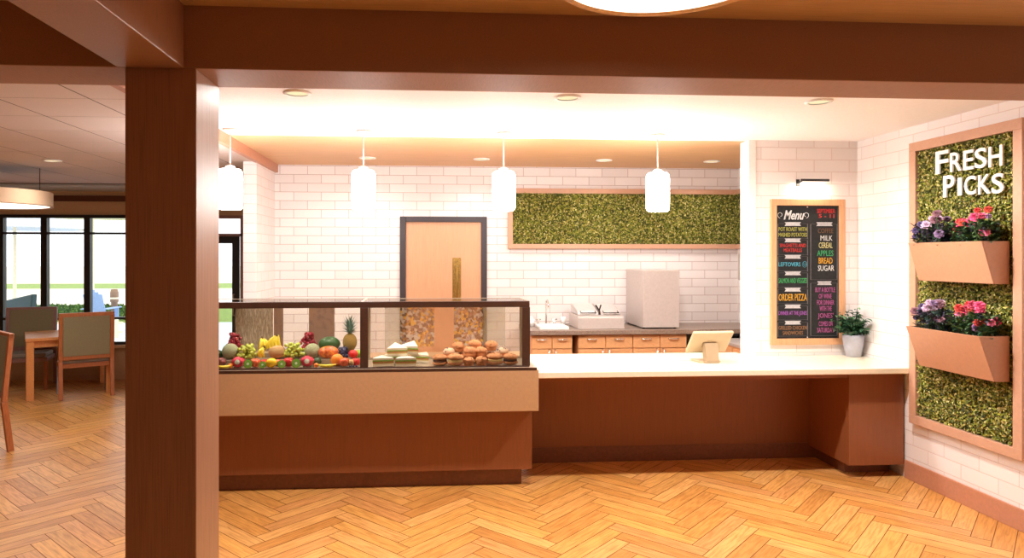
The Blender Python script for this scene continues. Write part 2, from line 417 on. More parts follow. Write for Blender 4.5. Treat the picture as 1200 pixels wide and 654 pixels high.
# windows
for i in range(6):
    x0 = WX0 + .585*i; x1 = x0 + .585
    m = M(); d0, d1 = Y_W-.02, Y_W+.06; e = .042
    m.box(x0, x0+e, d0, d1, .5, 2.33); m.box(x1-e, x1, d0, d1, .5, 2.33); m.box(x0+e, x1-e, d0, d1, 2.285, 2.33)
    m.box(x0+e, x1-e, d0, d1, .5, .535); m.box(x0+e, x1-e, d0, d1, 2.055, 2.085); m.box(x0+e, x1-e, d0, d1, .855, .885)
    wf = struct('window_%d' % (i+1), m, 'black')
    box(x0+e, x1-e, Y_W+.015, Y_W+.021, .535, 2.285).build('pane', 'pane', wf)
struct('trim_5', box(WX0-.03, WX1+.03, Y_W-.10, Y_W-.02, .455, .5), 'tanwall', bevel=.004)
# exterior door with transom at the end of the window wall
m = M(); m.box(-3.40, -2.66, Y_W-.02, Y_W+.06, 2.285, 2.33); m.box(-3.40, -2.66, Y_W-.02, Y_W+.06, 2.03, 2.07)
m.box(-3.40, -3.35, Y_W-.02, Y_W+.06, 0, 2.285); m.box(-2.71, -2.66, Y_W-.02, Y_W+.06, 0, 2.285)
dr = struct('door_1', m, 'chairgrey')
m = M(); m.box(-3.35, -3.25, Y_W, Y_W+.045, 0, 2.03); m.box(-2.83, -2.73, Y_W, Y_W+.045, 0, 2.03); m.box(-3.25, -2.83, Y_W, Y_W+.045, 1.93, 2.03); m.box(-3.25, -2.83, Y_W, Y_W+.045, 0, .25)
m.build('door_leaf', 'black', dr)
box(-3.25, -2.83, Y_W+.02, Y_W+.026, .25, 1.93).build('pane', 'pane', dr)
box(-3.35, -2.71, Y_W+.02, Y_W+.026, 2.07, 2.285).build('transom_pane', 'pane', dr)
M().tube([(-2.80, Y_W-.01, .9), (-2.80, Y_W-.06, .9), (-2.80, Y_W-.06, 1.2), (-2.80, Y_W-.01, 1.2)], .012).build('door_handle', 'steel', dr, True)
# kitchen door in back wall
m = M(); m.box(-.335, -.27, Y_BK-.03, Y_BK+.1, 0, 2.19); m.box(.570, .635, Y_BK-.03, Y_BK+.1, 0, 2.19); m.box(-.27, .57, Y_BK-.03, Y_BK+.1, 2.13, 2.19)
kd = struct('door_2', m, 'doorfr', bevel=.003)
box(-.27, .57, Y_BK+.0, Y_BK+.045, .01, 2.13).build('door_leaf', 'doorw', kd)
m = box(.25, .345, Y_BK-.008, Y_BK+.0, 1.18, 1.73); m.build('push_plate', 'brass', kd, bevel=.003)
M().tube([(.30, Y_BK-.005, 1.28), (.30, Y_BK-.06, 1.28), (.30, Y_BK-.06, 1.63), (.30, Y_BK-.005, 1.63)], .012).build('door_handle', 'brass', kd, True)

# ------------------------------------------------------------ light fixtures
def downlight(x, y, z, label, e, cone=140, col=WARM):
    t = thing('recessed_downlight', label, 'downlight', (x, y, z), 'recessed ceiling downlights')
    m = M(); n = 28; R0, R1, R2 = .085, .066, .045
    m.lathe([(R1, -.001), (R0, -.001), (R0, -.008), (R1, -.010)], n, (x, y, z)); m.f = m.f[:-2]; m.c = m.c[:-2]; m.uv = m.uv[:-2]
    m.build('trim_ring', 'ceilwhite', t, True)
    M().lathe([(R1, -.003), (R1*.8, -.006), (.001, -.006)], n, (x, y, z)).build('lens', 'bulb', t)
    lamp('downlight_lamp', 'AREA', (x, y, z-.02), e, col, .12, parent=t, spread=cone)
    return t
for x, s in ((-.82, 'left'), (.87, 'middle'), (2.53, 'right')):
    downlight(x, 4.29, Z_C, {'left': 'recessed downlight in white ceiling nearest the square column', 'middle': 'recessed downlight in white ceiling in front of middle pendants', 'right': 'recessed downlight in white ceiling in front of the menu board'}[s], CAN_E*(2.0 if s == 'right' else 1), 165)
for x, lb in ((-.64, 'small recessed downlight in wood ceiling behind second pendant'), (.53, 'small recessed downlight in wood ceiling just left of third pendant'),
              (1.82, 'small recessed downlight in wood ceiling left of rightmost pendant'), (2.98, 'small recessed downlight in wood ceiling right of rightmost pendant')):
    downlight(x, 7.05, Z_C-.004, lb, BACK_E)
downlight(-3.66, 6.9, Z_D, 'recessed downlight in the tiled dining ceiling', DINE_E)
downlight(-3.66, 4.6, Z_D, 'recessed downlight in tiled dining ceiling behind the main beam', DINE_E)

def pendant(x, y, label):
    t = thing('pendant_light', label, 'pendant light', (x, y, Z_C), 'white cylinder pendant lights over the counter')
    M().lathe([(.06, 0), (.06, -.012), (.05, -.022), (.006, -.026)], 24, (x, y, Z_C)).build('canopy', 'cord', t, True)
    M().cyl((x, y, Z_C-.02), (x, y, 2.47), .006, n=8).build('cord', 'cord', t)
    M().lathe([(.012, 2.475), (.035, 2.465), (.04, 2.44)], 20, (x, y, 0)).build('cap', 'white', t, True)
    M().lathe([(.03, 2.44), (.078, 2.437), (.091, 2.42), (.094, 2.40), (.094, 2.16), (.091, 2.135), (.078, 2.12), (.001, 2.12)], 32, (x, y, 0)).build('glass_shade', 'pendglass', t, True)
    lamp('pendant_lamp', 'POINT', (x, y, 2.05), PEND_E, (1, .86, .72), .09, parent=t)
for x, lb in ((-1.585, 'white cylinder pendant light right beside the square column'), (-.535, 'second white cylinder pendant light from the column, left of the door'),
              (.60, 'white cylinder pendant light in front of the moss panel left end'), (1.885, 'rightmost white cylinder pendant light in front of the moss panel')):
    pendant(x, 5.55, lb)
def drumlight(name, x, y, z0, z1, r, zc, label, side, e):
    t = thing(name, label, 'ceiling light', (x, y, zc))
    m = M().lathe([(r, z0), (r, z1)], 56, (x, y, 0)); m.f = m.f[:-2]; m.c = m.c[:-2]; m.uv = m.uv[:-2]
    m.lathe([(r*.985, z1), (r*.985, z0+.004)], 56, (x, y, 0)); m.f = m.f[:-2]; m.c = m.c[:-2]; m.uv = m.uv[:-2]
    m.lathe([(r, z1), (r, z1+.004)], 56, (x, y, 0))
    m.build('drum_shade', side, t, True)
    m = M().lathe([(r*.985, z0+.012), (r*.985, z0+.006), (r*.001, z0+.004)], 56, (x, y, 0)); m.build('diffuser', 'disc', t)
    m = M().lathe([(r*.95, z0+.004), (r, z0-.003), (r*1.005, z0+.006)], 56, (x, y, 0)); m.f = m.f[:-2]; m.c = m.c[:-2]; m.uv = m.uv[:-2]; m.build('rim', 'gold' if side == 'gold' else side, t, True)
    for k in range(3):
        a = k*2*math.pi/3 + .52; M().cyl((x+r*.8*math.cos(a), y+r*.8*math.sin(a), z1), (x+r*.8*math.cos(a), y+r*.8*math.sin(a), zc), .004, n=6).build('hanging_wire', 'black', t)
    lamp('drum_lamp', 'AREA', (x, y, z0-.02), e, WARM, r*1.6, parent=t)
drumlight('disc_ceiling_light', .72, 2.02, 2.60, 2.70, .35, 2.772, 'round disc light with gold rim on the front wood ceiling, above the main beam', 'gold', FRONT_E)
drumlight('drum_pendant_light', -4.56, 7.3, 2.265, 2.41, .62, Z_D, 'tan drum light hanging over the dining tables', 'drum', DINE_E)

# ------------------------------------------------------------ food case
ct = thing('food_display_case', 'long glass food display case on tan and brown base', 'display case', (-.5, 5.4, 0))
CX0, CX1 = -1.78, .745
box(CX0, .70, 5.21, 5.95, 0, .13).build('plinth', 'plinth', ct, bevel=.003)
box(CX0-.005, .772, 5.15, 5.98, .13, .603).build('base_cabinet', 'lam', ct, bevel=.003)
box(CX0-.02, .800, 5.0, 6.0, .603, .908).build('apron', 'slab', ct, bevel=.004)
m = box(CX0-.01, .785, 5.02, 5.6, .908, .918); m.box(CX0-.01, .785, 5.005, 5.02, .905, .925); m.build('deck', 'casedeck', ct)
box(CX0-.012, .787, 5.0, 5.004, .904, .926).build('deck_edge', 'casefr', ct)
m = M(); Y0, Y1, ZT = 5.08, 5.53, 1.412; e = .05
m.box(CX0, CX1, Y0, Y0+.03, .9185, .927)
m.build('bottom_rail', 'casefr', ct, bevel=.003)
m = M(); m.box(CX0, CX1, Y0, Y0+.03, ZT-.045, ZT); m.build('top_rail', 'casefr', ct, bevel=.003)
for x0 in (CX0, -.515, .690):
    box(x0, x0+.058, Y0, Y0+.03, .927, ZT-.045).build('post', 'casefr', ct, bevel=.002)
m = M(); m.box(CX0, CX1, Y1-.018, Y1, ZT-.018, ZT-.002); m.box(CX0, CX1, Y1-.018, Y1, .918, .935)
for x0 in (CX0, -.495, CX1-.018): m.box(x0, x0+.018, Y1-.018, Y1, .935, ZT-.018)
for x0 in (CX0, CX1-.016, -.515): m.box(x0, x0+.016, Y0+.03, Y1-.018, ZT-.016, ZT-.002)
m.build('rear_frame', 'casedeck', ct)
box(CX0+.058, -.515, Y0+.012, Y0+.018, .927, ZT-.045).build('front_glass', 'caseglass', ct)
box(-.457, .690, Y0+.012, Y0+.018, .927, ZT-.045).build('front_glass', 'caseglass', ct)
box(CX0+.01, CX1-.01, Y0+.03, Y1-.018, ZT-.010, ZT-.004).build('top_glass', 'backglass', ct)
m = box(CX0+.07, CX1-.07, Y0+.031, Y0+.047, ZT-.034, ZT-.018); m.build('added_light_strip', 'bulb', ct)  # glowing strip added behind the top rail to brighten the food
lamp('added_case_lamp', 'AREA', (-.5, Y0+.06, ZT-.04), 7, WARM, 2.3, .02, rot=(R(-22), 0, 0), parent=ct)  # added lamp, brightens the inside of the case
box(CX0+.004, CX0+.010, Y0+.03, Y1-.018, .935, ZT-.018).build('side_glass', 'caseglass', ct)
box(CX1-.010, CX1-.004, Y0+.03, Y1-.018, .935, ZT-.018).build('side_glass', 'caseglass', ct)
box(-.49, CX1-.02, Y1-.012, Y1-.006, .935, ZT-.018).build('rear_glass', 'backglass', ct)
box(CX0+.02, -.50, Y1-.012, Y1-.006, .935, ZT-.018).build('rear_glass', 'caseglass', ct)
def px_x(px, Y):
    """world X of a picture column at depth Y"""
    a = (px-560)/800; c, s = math.cos(R(4)), math.sin(R(4)); return (a*c+s)/(-a*s+c)*Y
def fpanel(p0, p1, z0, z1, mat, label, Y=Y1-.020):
    o = box(px_x(p0, Y), px_x(p1, Y), Y-.002, Y, z0, z1).build('reflection_panel', mat, ct); o['label'] = label  # added panel, carries reflections of the case glass as painted colour
fpanel(276, 320, .94, 1.385, 'streak_reflection', 'streaked tan painted reflection panel'); fpanel(321, 332, .94, 1.385, 'brown_reflection_mat', 'narrow brown painted reflection panel')
fpanel(362, 392, .94, 1.385, 'brown_reflection_mat', 'wide brown painted reflection panel')
fpanel(451, 469, .98, 1.385, 'reflection2', 'pale mottled painted reflection panel'); fpanel(469, 509, 1.02, 1.385, 'film', 'orange mottled painted reflection panel')
fpanel(532, 566, 1.02, 1.385, 'film', 'yellow and orange mottled painted reflection panel'); fpanel(566, 592, 1.02, 1.385, 'reflection2', 'pale mottled painted reflection panel')

# ------------------------------------------------------------ service counter
sv = thing('service_counter', 'long cream topped counter with open brown knee space beside the case', 'counter', (2.2, 5.5, 0))
m = M(); m.prism([(.805, 5.05), (3.752, 5.05), (3.752, 5.760), (2.760, 5.760), (2.760, 6.0), (.805, 6.0)][::-1], .835, .88, 'z')
m.build('countertop', 'counter', sv, bevel=.005)
box(.805, 3.36, 5.72, 5.755, .13, .835).build('back_panel', 'lam', sv)
box(.805, 3.36, 5.715, 5.755, 0, .13).build('recessed_plinth', 'plinth', sv)
box(3.285, 3.735, 5.15, 5.74, .10, .835).build('end_cabinet', 'lam', sv, bevel=.003)
box(3.34, 3.72, 5.30, 5.74, 0, .10).build('toe_kick', 'plinth', sv)
box(.808, 3.28, 5.16, 5.18, .79, .835).build('under_rail', 'lam', sv)

# ------------------------------------------------------------ moss panels
MG = [lin(c) for c in ((150, 150, 48), (122, 128, 34), (98, 108, 30), (176, 170, 84), (74, 84, 24), (196, 186, 120), (134, 140, 40), (60, 66, 22), (160, 140, 70))]
def mossfill(m, area, n, plane, seed, size=(.022, .04), pal=MG, z=0):
    rnd = random.Random(seed); a0, a1, b0, b1, pos, sgn = area
    for _ in range(n):
        a, b = rnd.uniform(a0, a1), rnd.uniform(b0, b1); h = rnd.uniform(.0, .022)
        m.col = lighten(rnd.choice(pal), rnd.uniform(.75, 1.2))
        L = rnd.uniform(*size); th = rnd.uniform(0, 2*math.pi); o = rnd.uniform(.25, .9)
        if plane == 'x': p = (pos+sgn*h, a, b); d = (sgn*o, math.cos(th), math.sin(th)); up = (sgn, 0, .2)
        else: p = (a, pos+sgn*h, b); d = (math.cos(th), sgn*o, math.sin(th)); up = (0, sgn, .2)
        m.leaf(p, d, up, L, L*.55)
def frame_yz(m, y0, y1, z0, z1, w, x0, x1):
    m.box(x0, x1, y0, y1, z1-w, z1); m.box(x0, x1, y0, y1, z0, z0+w); m.box(x0, x1, y0, y0+w, z0+w, z1-w); m.box(x0, x1, y1-w, y1, z0+w, z1-w)
mp = thing('moss_wall_panel', 'tall framed green moss panel on the right brick wall carrying the lettering', 'moss panel', (X_R, 4.5, .46))
m = M(); frame_yz(m, 4.03, 5.045, .46, 2.62, .07, 3.70, X_R-.001); m.build('frame', 'frame', mp, bevel=.003)
box(3.735, X_R-.001, 4.10, 4.975, .53, 2.55).build('backing', 'mossbase', mp)
m = M(); mossfill(m, (4.11, 4.965, .54, 2.54, 3.735, -1), 19000, 'x', 3, (.014, .030)); o = m.build('moss', 'moss', mp); o['kind'] = 'stuff'
mb = thing('moss_strip_panel', 'long framed green moss panel across the kitchen back wall', 'moss panel', (2.2, Y_BK, 1.85))
m = M(); m.box(.87, 3.538, Y_BK-.05, Y_BK-.001, 2.455, 2.51); m.box(.87, 3.538, Y_BK-.05, Y_BK-.001, 1.83, 1.885); m.box(.87, .925, Y_BK-.05, Y_BK-.001, 1.885, 2.455)
m.box(3.49, 3.538, 7.0, Y_BK-.05, 2.455, 2.51); m.box(3.49, 3.538, 7.0, Y_BK-.05, 1.83, 1.885); m.box(3.49, 3.538, 6.95, 7.0, 1.83, 2.51)
m.build('frame', 'frame', mb, bevel=.003)
m = box(.925, 3.538, Y_BK-.02, Y_BK-.001, 1.885, 2.455); m.box(3.52, 3.538, 7.0, Y_BK-.02, 1.885, 2.455); m.build('backing', 'mossbase', mb)
m = M(); mossfill(m, (.93, 3.50, 1.89, 2.45, Y_BK-.02, -1), 13000, 'y', 5, (.016, .03)); mossfill(m, (7.01, Y_BK-.03, 1.89, 2.45, 3.52, -1), 1800, 'x', 6, (.02, .036))
o = m.build('moss', 'moss', mb); o['kind'] = 'stuff'

# ------------------------------------------------------------ lettering
FONT_CACHE = {}
def text_mesh(body, h, wid, depth, bold=0, shear=0, res=2):
    """mesh verts/faces of a word, fitted to wid x h, centred on width, base at 0"""
    cu = bpy.data.curves.new('t', 'FONT'); cu.body = body; cu.size = 1; cu.extrude = .5; cu.offset = bold; cu.resolution_u = res; cu.shear = shear; cu.fill_mode = 'BOTH'
    o = bpy.data.objects.new('t', cu); COL.objects.link(o)
    dg = bpy.context.evaluated_depsgraph_get(); me = bpy.data.meshes.new_from_object(o.evaluated_get(dg))
    vs = [v.co.copy() for v in me.vertices]; fs = [tuple(p.vertices) for p in me.polygons]
    bpy.data.objects.remove(o); bpy.data.curves.remove(cu); bpy.data.meshes.remove(me)
    if not vs: return [], []
    x0, x1 = min(v.x for v in vs), max(v.x for v in vs); y0, y1 = min(v.y for v in vs), max(v.y for v in vs)
    return [((v.x-(x0+x1)/2)/(x1-x0)*wid, (v.y-y0)/(y1-y0)*h, v.z*depth) for v in vs], fs
# large letters on the moss: Y runs right-to-left as seen, so +text x -> -Y
def big(ch, y_left, y_right, z0, h, top=None):
    vs, fs = text_mesh(ch, h, abs(y_left-y_right), .012, .012, res=4)
    m = M(); yc = (y_left+y_right)/2
    m.T = Matrix(((0, 0, -1, 3.690), (-1, 0, 0, yc), (0, 1, 0, z0), (0, 0, 0, 1)))
    m.add(vs, fs); return m
sg = thing('wall_lettering', 'white raised FRESH PICKS lettering on the moss panel', 'sign', (3.70, 4.45, 2.15))
def row(word, ys, zs0, zs1, hs):
    n = len(word)
    for i, ch in enumerate(word):
        yl, yr = ys[i]; m = big(ch, yl, yr, zs0[i], hs[i]); o = m.build('letter', 'letter', sg, bevel=.003)
row('FRESH', [(4.745, 4.62), (4.605, 4.50), (4.485, 4.395), (4.385, 4.285), (4.27, 4.16)], [2.345, 2.345, 2.342, 2.340, 2.335], None, [.165, .135, .135, .135, .135])
row('PICKS', [(4.67, 4.565), (4.535, 4.50), (4.475, 4.375), (4.355, 4.255), (4.245, 4.15)], [2.17, 2.172, 2.168, 2.163, 2.158], None, [.155, .125, .13, .13, .13])

# ------------------------------------------------------------ menu board
BY = 5.768
mn = thing('menu_chalkboard', 'framed black chalkboard menu with coloured chalk writing on white brick', 'menu board', (3.29, BY, 1.0))
m = M(); x0, x1, z0, z1 = 2.955, 3.625, .975, 2.245; wf = .055
m.box(x0, x1, BY-.035, BY-.001, z1-wf, z1); m.box(x0, x1, BY-.035, BY-.001, z0, z0+wf); m.box(x0, x0+wf-.005, BY-.035, BY-.001, z0+wf, z1-wf); m.box(x1-wf+.005, x1, BY-.035, BY-.001, z0+wf, z1-wf)
m.build('frame', 'menuframe', mn, bevel=.003)
box(3.002, 3.573, BY-.018, BY-.001, 1.03, 2.19).build('board', 'board', mn)
def bx(p): return 3.004+(p-908)*(.566/73)
def bz(p): return 2.182-(p-242)*(1.152/154)
chalkm = {}
def cmat(c):
    if c not in chalkm: chalkm[c] = plain('chalk_%02x%02x%02x' % c, tuple(v*.88 for v in c), .85, var=.08, nscale=80)
    return chalkm[c]
def write(body, px0, px1, pyc, ph, c, shear=0, bold=0):
    h = ph*1.152/154; wd = (px1-px0)*.566/73
    vs, fs = text_mesh(body, h, wd, .002, bold, shear)
    m = M(); m.T = Matrix(((1, 0, 0, bx((px0+px1)/2)), (0, 0, -1, BY-.0195), (0, 1, 0, bz(pyc)-h/2), (0, 0, 0, 1)))
    m.add(vs, fs); m.build('chalk_text', cmat(c), mn)
def line(m, pa, pb, wdt=.006):
    (a, b), (c, d) = pa, pb; p = Vector((bx(a), BY-.0195, bz(b))); q = Vector((bx(c), BY-.0195, bz(d))); m.bar(p, q, wdt, .002)
write('Menu', 917, 941, 252, 11, (235, 235, 235), .35, .02)
m = M()
for sx in (0, 1):   # flourishes beside the heading
    cx = 913 if not sx else 943; sg_ = -1 if sx else 1
    pts = [(bx(cx+sg_*(-3*math.cos(t))*(1-.1*t)), BY-.0195, bz(252-3.2*math.sin(t)*(1-.1*t))) for t in [k*.5 for k in range(-3, 10)]]
    m = M(); m.tube(pts, .0022, 5); m.build('chalk_flourish', cmat((225, 225, 225)), mn)
sect = [(262.5, 280, [('POT ROAST WITH', 268.5, 4.6), ('MASHED POTATOES', 275, 4.6)], (190, 190, 90)),
        (281.5, 299, [('SPAGHETTI AND', 287.5, 4.2), ('MEATBALLS', 293, 4.2)], (215, 55, 50)),
        (300.7, 318, [('LEFTOVERS \u263a', 309.5, 7)], (90, 190, 215)), (320, 337, [('SALMON AND VEGGIES', 328.5, 6)], (70, 175, 100)),
        (339, 356, [('ORDER PIZZA', 348, 8)], (235, 175, 40)), (358.6, 375, [('DINNER AT THE JONES', 367, 6)], (170, 95, 185)),
        (377.5, 394, [('GRILLED CHICKEN', 383.5, 4.4), ('SANDWICHES', 389.5, 4.4)], (160, 115, 75))]
days = ['MONDAY', 'TUESDAY', 'WEDNESDAY', 'THURSDAY', 'FRIDAY', 'SATURDAY', 'SUNDAY']
fl_, bn_ = M(), M()
def banner(m, a, b, y):
    P = [(bx(a), bz(y-2.2)), (bx(b), bz(y-2.2)), (bx(b-1.6), bz(y)), (bx(b), bz(y+2.2)), (bx(a), bz(y+2.2)), (bx(a+1.6), bz(y))]
    m = M(); m.prism(P, BY-.0215, BY-.019, 'y'); m.build('chalk_banner', 'banner', mn)
for (yb, ye, txt, c), d in zip(sect, days):
    banner(bn_, 918, 937, yb); write(d, 921.5, 933.5, yb, 2.2, (96, 94, 98), 0, 0)
    for s_ in ((910, yb+1), (945, yb+1)): pass
    line(fl_, (910, yb-.5), (918, yb-.5), .007); line(fl_, (937, yb-.5), (945, yb-.5), .007)
    line(fl_, (910.3, yb), (910.3, ye), .007); line(fl_, (944.8, yb), (944.8, ye), .007); line(fl_, (910, ye-.8), (945, ye-.8), .009)
    for t, y, h in txt:
        wdt = min(33, len(t)*2.35 if h < 6.5 else len(t)*3.4); write(t, 927.6-wdt/2, 927.6+wdt/2, y, h, c)
for a, b, yt, yb_ in ((948.5, 979.5, 262.5, 327.5), (948.5, 979.5, 331.5, 393)):
    line(fl_, (a, yt), (b, yt), .007); line(fl_, (a, yt), (a, yb_), .007); line(fl_, (b, yt), (b, yb_), .007); line(fl_, (a, yb_), (b, yb_), .014)
banner(bn_, 955, 974, 262.5); banner(bn_, 956, 973, 331.5)
line(fl_, (908.7, 242.5), (908.7, 395.5), .005); line(fl_, (980.4, 242.5), (980.4, 395.5), .005)
fl_.build('chalk_line_work', 'chalk', mn); 
write('GROCERY', 958, 971, 262.5, 2.2, (96, 94, 98), 0, 0); write('NOTES', 959, 970, 331.5, 2.2, (96, 94, 98), 0, 0)
write('SEPTEMBER', 956, 977, 247.2, 5, (215, 50, 48)); write('5 - 11', 958, 976, 253, 4.4, (215, 50, 48))
for t, y, h, c, a, b in (('COFFEE', 270.3, 5.5, (120, 88, 60), 957, 975), ('MILK', 278.8, 6, (225, 225, 225), 960, 974), ('CEREAL', 287.2, 6.5, (225, 215, 150), 958, 974),
                   ('APPLES', 296.5, 6.5, (60, 175, 110), 956, 975), ('BREAD', 305.2, 7, (240, 175, 40), 958, 974), ('SUGAR', 314, 6.5, (235, 235, 235), 957, 976)):
    write(t, a, b, y, h, c)
for t, y, a, b in (('BUY A BOTTLE', 339.3, 954, 977), ('OF WINE', 346.8, 958, 973), ('FOR DINNER', 354.2, 956, 976), ('WITH THE', 361.3, 959, 973), ("JONES'", 370.2, 957, 975), ('COMES ON', 379, 958, 974), ('SATURDAY', 386.5, 956, 976)):
    write(t, a, b, y, 5.6 if y != 370.2 else 7.5, (190, 95, 155))
for zz in (2.178, 1.04): M().ball((3.288, BY-.02, zz), (.006, .004, .006), 10, 6).build('screw', 'steel', mn, True)
pl = thing('picture_light', 'slim black picture light above the menu board', 'wall light', (3.30, BY, 2.41))
M().cyl((3.19, BY-.09, 2.405), (3.44, BY-.09, 2.405), .011, n=14).build('lamp_bar', 'black', pl, True)
M().tube([(3.21, BY-.002, 2.39), (3.21, BY-.05, 2.395), (3.21, BY-.09, 2.405)], .007, 8).build('arm', 'black', pl, True)
box(3.195, 3.225, BY-.008, BY-.001, 2.36, 2.42).build('wall_plate', 'black', pl)
lamp('picture_lamp', 'AREA', (3.315, BY-.085, 2.385), 1.6, (1, .85, .65), .24, .02, rot=(R(20), 0, 0), parent=pl)

# ------------------------------------------------------------ wall planters with flowers
def planter(z0, z1, xt, xb, label):
    t = thing('wall_planter', label, 'planter', (3.70, 4.45, z0), 'copper brown wall planters')
    ya, yb = 4.12, 4.79; xw = 3.698; e = .012
    m = M(); m.prism([(xt, z1), (xt+e, z1), (xb+e, z0+e), (xb, z0)], ya, yb, 'y'); m.build('front_board', 'planter', t, bevel=.002)
    for y in (ya, yb-e):
        m = M(); m.prism([(xt+e, z1), (xw-e, z1), (xw-e, z0+e), (xb+e, z0+e)], y+.0005, y+e, 'y'); m.build('side_board', 'planter', t)
    m = box(xb+e*.6, xw, ya, yb, z0, z0+e); m.build('bottom_board', 'planter', t)
    box(xw-e, xw, ya, yb, z0+e, z1).build('back_board', 'planter', t)
    m = M(); m.box(xb+.03, xw-e, ya+e, yb-e, z1-.08, z1-.035); m.build('soil', 'soil', t)
planter(1.570, 1.845, 3.507, 3.590, 'upper copper brown tapered planter box on moss panel')
planter(.945, 1.236, 3.490, 3.594, 'lower copper brown tapered planter box on moss panel')
def blossom(m, c, r, base, axis, rnd):
    c = Vector(c); ax = Vector(axis).normalized()
    a = ax.orthogonal().normalized(); b = ax.cross(a)
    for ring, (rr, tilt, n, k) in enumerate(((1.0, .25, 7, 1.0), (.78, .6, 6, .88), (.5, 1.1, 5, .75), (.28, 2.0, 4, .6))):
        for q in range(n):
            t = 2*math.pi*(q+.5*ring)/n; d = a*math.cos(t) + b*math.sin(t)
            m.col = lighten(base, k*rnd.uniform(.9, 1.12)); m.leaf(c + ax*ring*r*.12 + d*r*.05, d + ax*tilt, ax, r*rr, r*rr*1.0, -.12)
LV = [lin(c) for c in ((58, 96, 60), (44, 78, 54), (80, 112, 60), (60, 66, 74), (90, 120, 70))]
LVd = [lin(c) for c in ((52, 66, 66), (66, 60, 80), (44, 74, 66), (74, 66, 88), (60, 84, 60))]
def flowers(name, y0, y1, z, label, cat, pal, leaves, seed, lab, n):
    rnd = random.Random(seed); t = thing(name, label, cat, (3.61, (y0+y1)/2, z-.04), 'flowering plants in the wall planters')
    m = M()
    for _ in range(560):
        y = rnd.uniform(y0, y1); x = rnd.uniform(3.53, 3.67); h = rnd.random()**.8*.125
        m.col = lighten(rnd.choice(leaves), rnd.uniform(.7, 1.2)); th = rnd.uniform(0, 6.28)
        m.leaf((x, y, z-.03+h*1.2), (math.cos(th)*.8, math.sin(th)*.6, rnd.uniform(-.1, .9)), (0, 0, 1), rnd.uniform(.03, .055), rnd.uniform(.018, .03))
    m.build('foliage', 'leaf', t)
    st = M(); st.col = lin((70, 100, 50)); spots = []
    for k in range(n):
        y = y0 + (y1-y0)*((k*.618+.1) % 1); x = 3.53 + .12*rnd.random(); h = .045 + .15*((k*.37+seed*.1) % 1) + (.02 if k % 2 else 0)
        st.tube([(x+.02, y, z-.03), (x+.008, y, z+h*.5), (x, y, z+h)], .002, 5); spots.append((x, y, z+h))
    st.build('stems', 'leaf', t)
    for k, p in enumerate(spots):
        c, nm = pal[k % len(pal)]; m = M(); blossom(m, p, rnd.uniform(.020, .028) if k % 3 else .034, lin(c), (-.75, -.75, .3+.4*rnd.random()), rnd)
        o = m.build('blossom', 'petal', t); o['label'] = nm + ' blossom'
for z, w_ in ((1.845, 'upper'), (1.236, 'lower')):
    flowers('flowering_plant', 4.50, 4.77, z, 'purple and lilac flowers with dark leaves at the far end of %s planter' % w_, 'flowers',
            [((128, 98, 136), 'mauve'), ((84, 66, 112), 'purple'), ((206, 168, 196), 'pale lilac'), ((130, 84, 96), 'dusky plum'), ((150, 136, 176), 'lavender')], LVd, 11 if w_ == 'upper' else 12, w_, 19)
    flowers('flowering_plant', 4.14, 4.44, z, 'pink and red flowers with green leaves at the near end of %s planter' % w_, 'flowers',
            [((232, 70, 120), 'hot pink'), ((206, 44, 40), 'red'), ((246, 130, 170), 'pink'), ((196, 60, 90), 'crimson'), ((168, 110, 170), 'violet'), ((214, 70, 50), 'scarlet')], LV, 21 if w_ == 'upper' else 23, w_, 20)

# ------------------------------------------------------------ potted plant on counter
pp = thing('potted_plant', 'leafy green plant in light grey pot on counter beside menu board', 'potted plant', (3.655, 5.67, .88))
PX, PY = 3.655, 5.67
M().lathe([(.054, .0), (.060, .004), (.077, .10), (.086, .165), (.086, .19), (.079, .19), (.074, .165), (.001, .165)], 32, (PX, PY, .88)).build('pot', 'pot', pp, True)
M().lathe([(.072, .166), (.069, .178), (.001, .18)], 24, (PX, PY, .88)).build('soil', 'soil', pp)
m = M(); rnd = random.Random(9)
gr = [lin(c) for c in ((46, 92, 58), (36, 74, 50), (66, 116, 74), (90, 136, 96), (30, 60, 44))]
for k in range(60):
    th = rnd.uniform(0, 6.28); el = rnd.uniform(.15, 1.3); Ls = rnd.uniform(.12, .26)
    ex = PX + math.cos(th)*math.cos(el)*Ls*.9; ey = PY + math.sin(th)*math.cos(el)*Ls*.8; ez = 1.07 + math.sin(el)*Ls - math.cos(el)*.02
    ex = min(ex, 3.70); ey = min(ey, 5.68); m.col = gr[1]
    m.tube([(PX, PY, 1.05), ((PX+ex)/2, (PY+ey)/2, (1.03+ez)/2+.02), (ex, ey, ez)], .0022, 5)
    for q in range(9):
        f_ = .3 + .7*q/8; p = Vector((PX, PY, 1.05)).lerp(Vector((ex, ey, ez)), f_) + Vector((0, 0, .02*math.sin(f_*3.1)))
        m.col = lighten(rnd.choice(gr), rnd.uniform(.8, 1.25)); t2 = th + (-1)**q*rnd.uniform(.5, 1.4)
        d = Vector((math.cos(t2), math.sin(t2), rnd.uniform(-.3, .6)))
        if p.x > 3.69: d.x = -abs(d.x)
        if p.y > 5.66: d.y = -abs(d.y)
        m.leaf(p, d, (0, 0, 1), rnd.uniform(.042, .066), rnd.uniform(.024, .034))
m.build('foliage', 'leaf', pp)

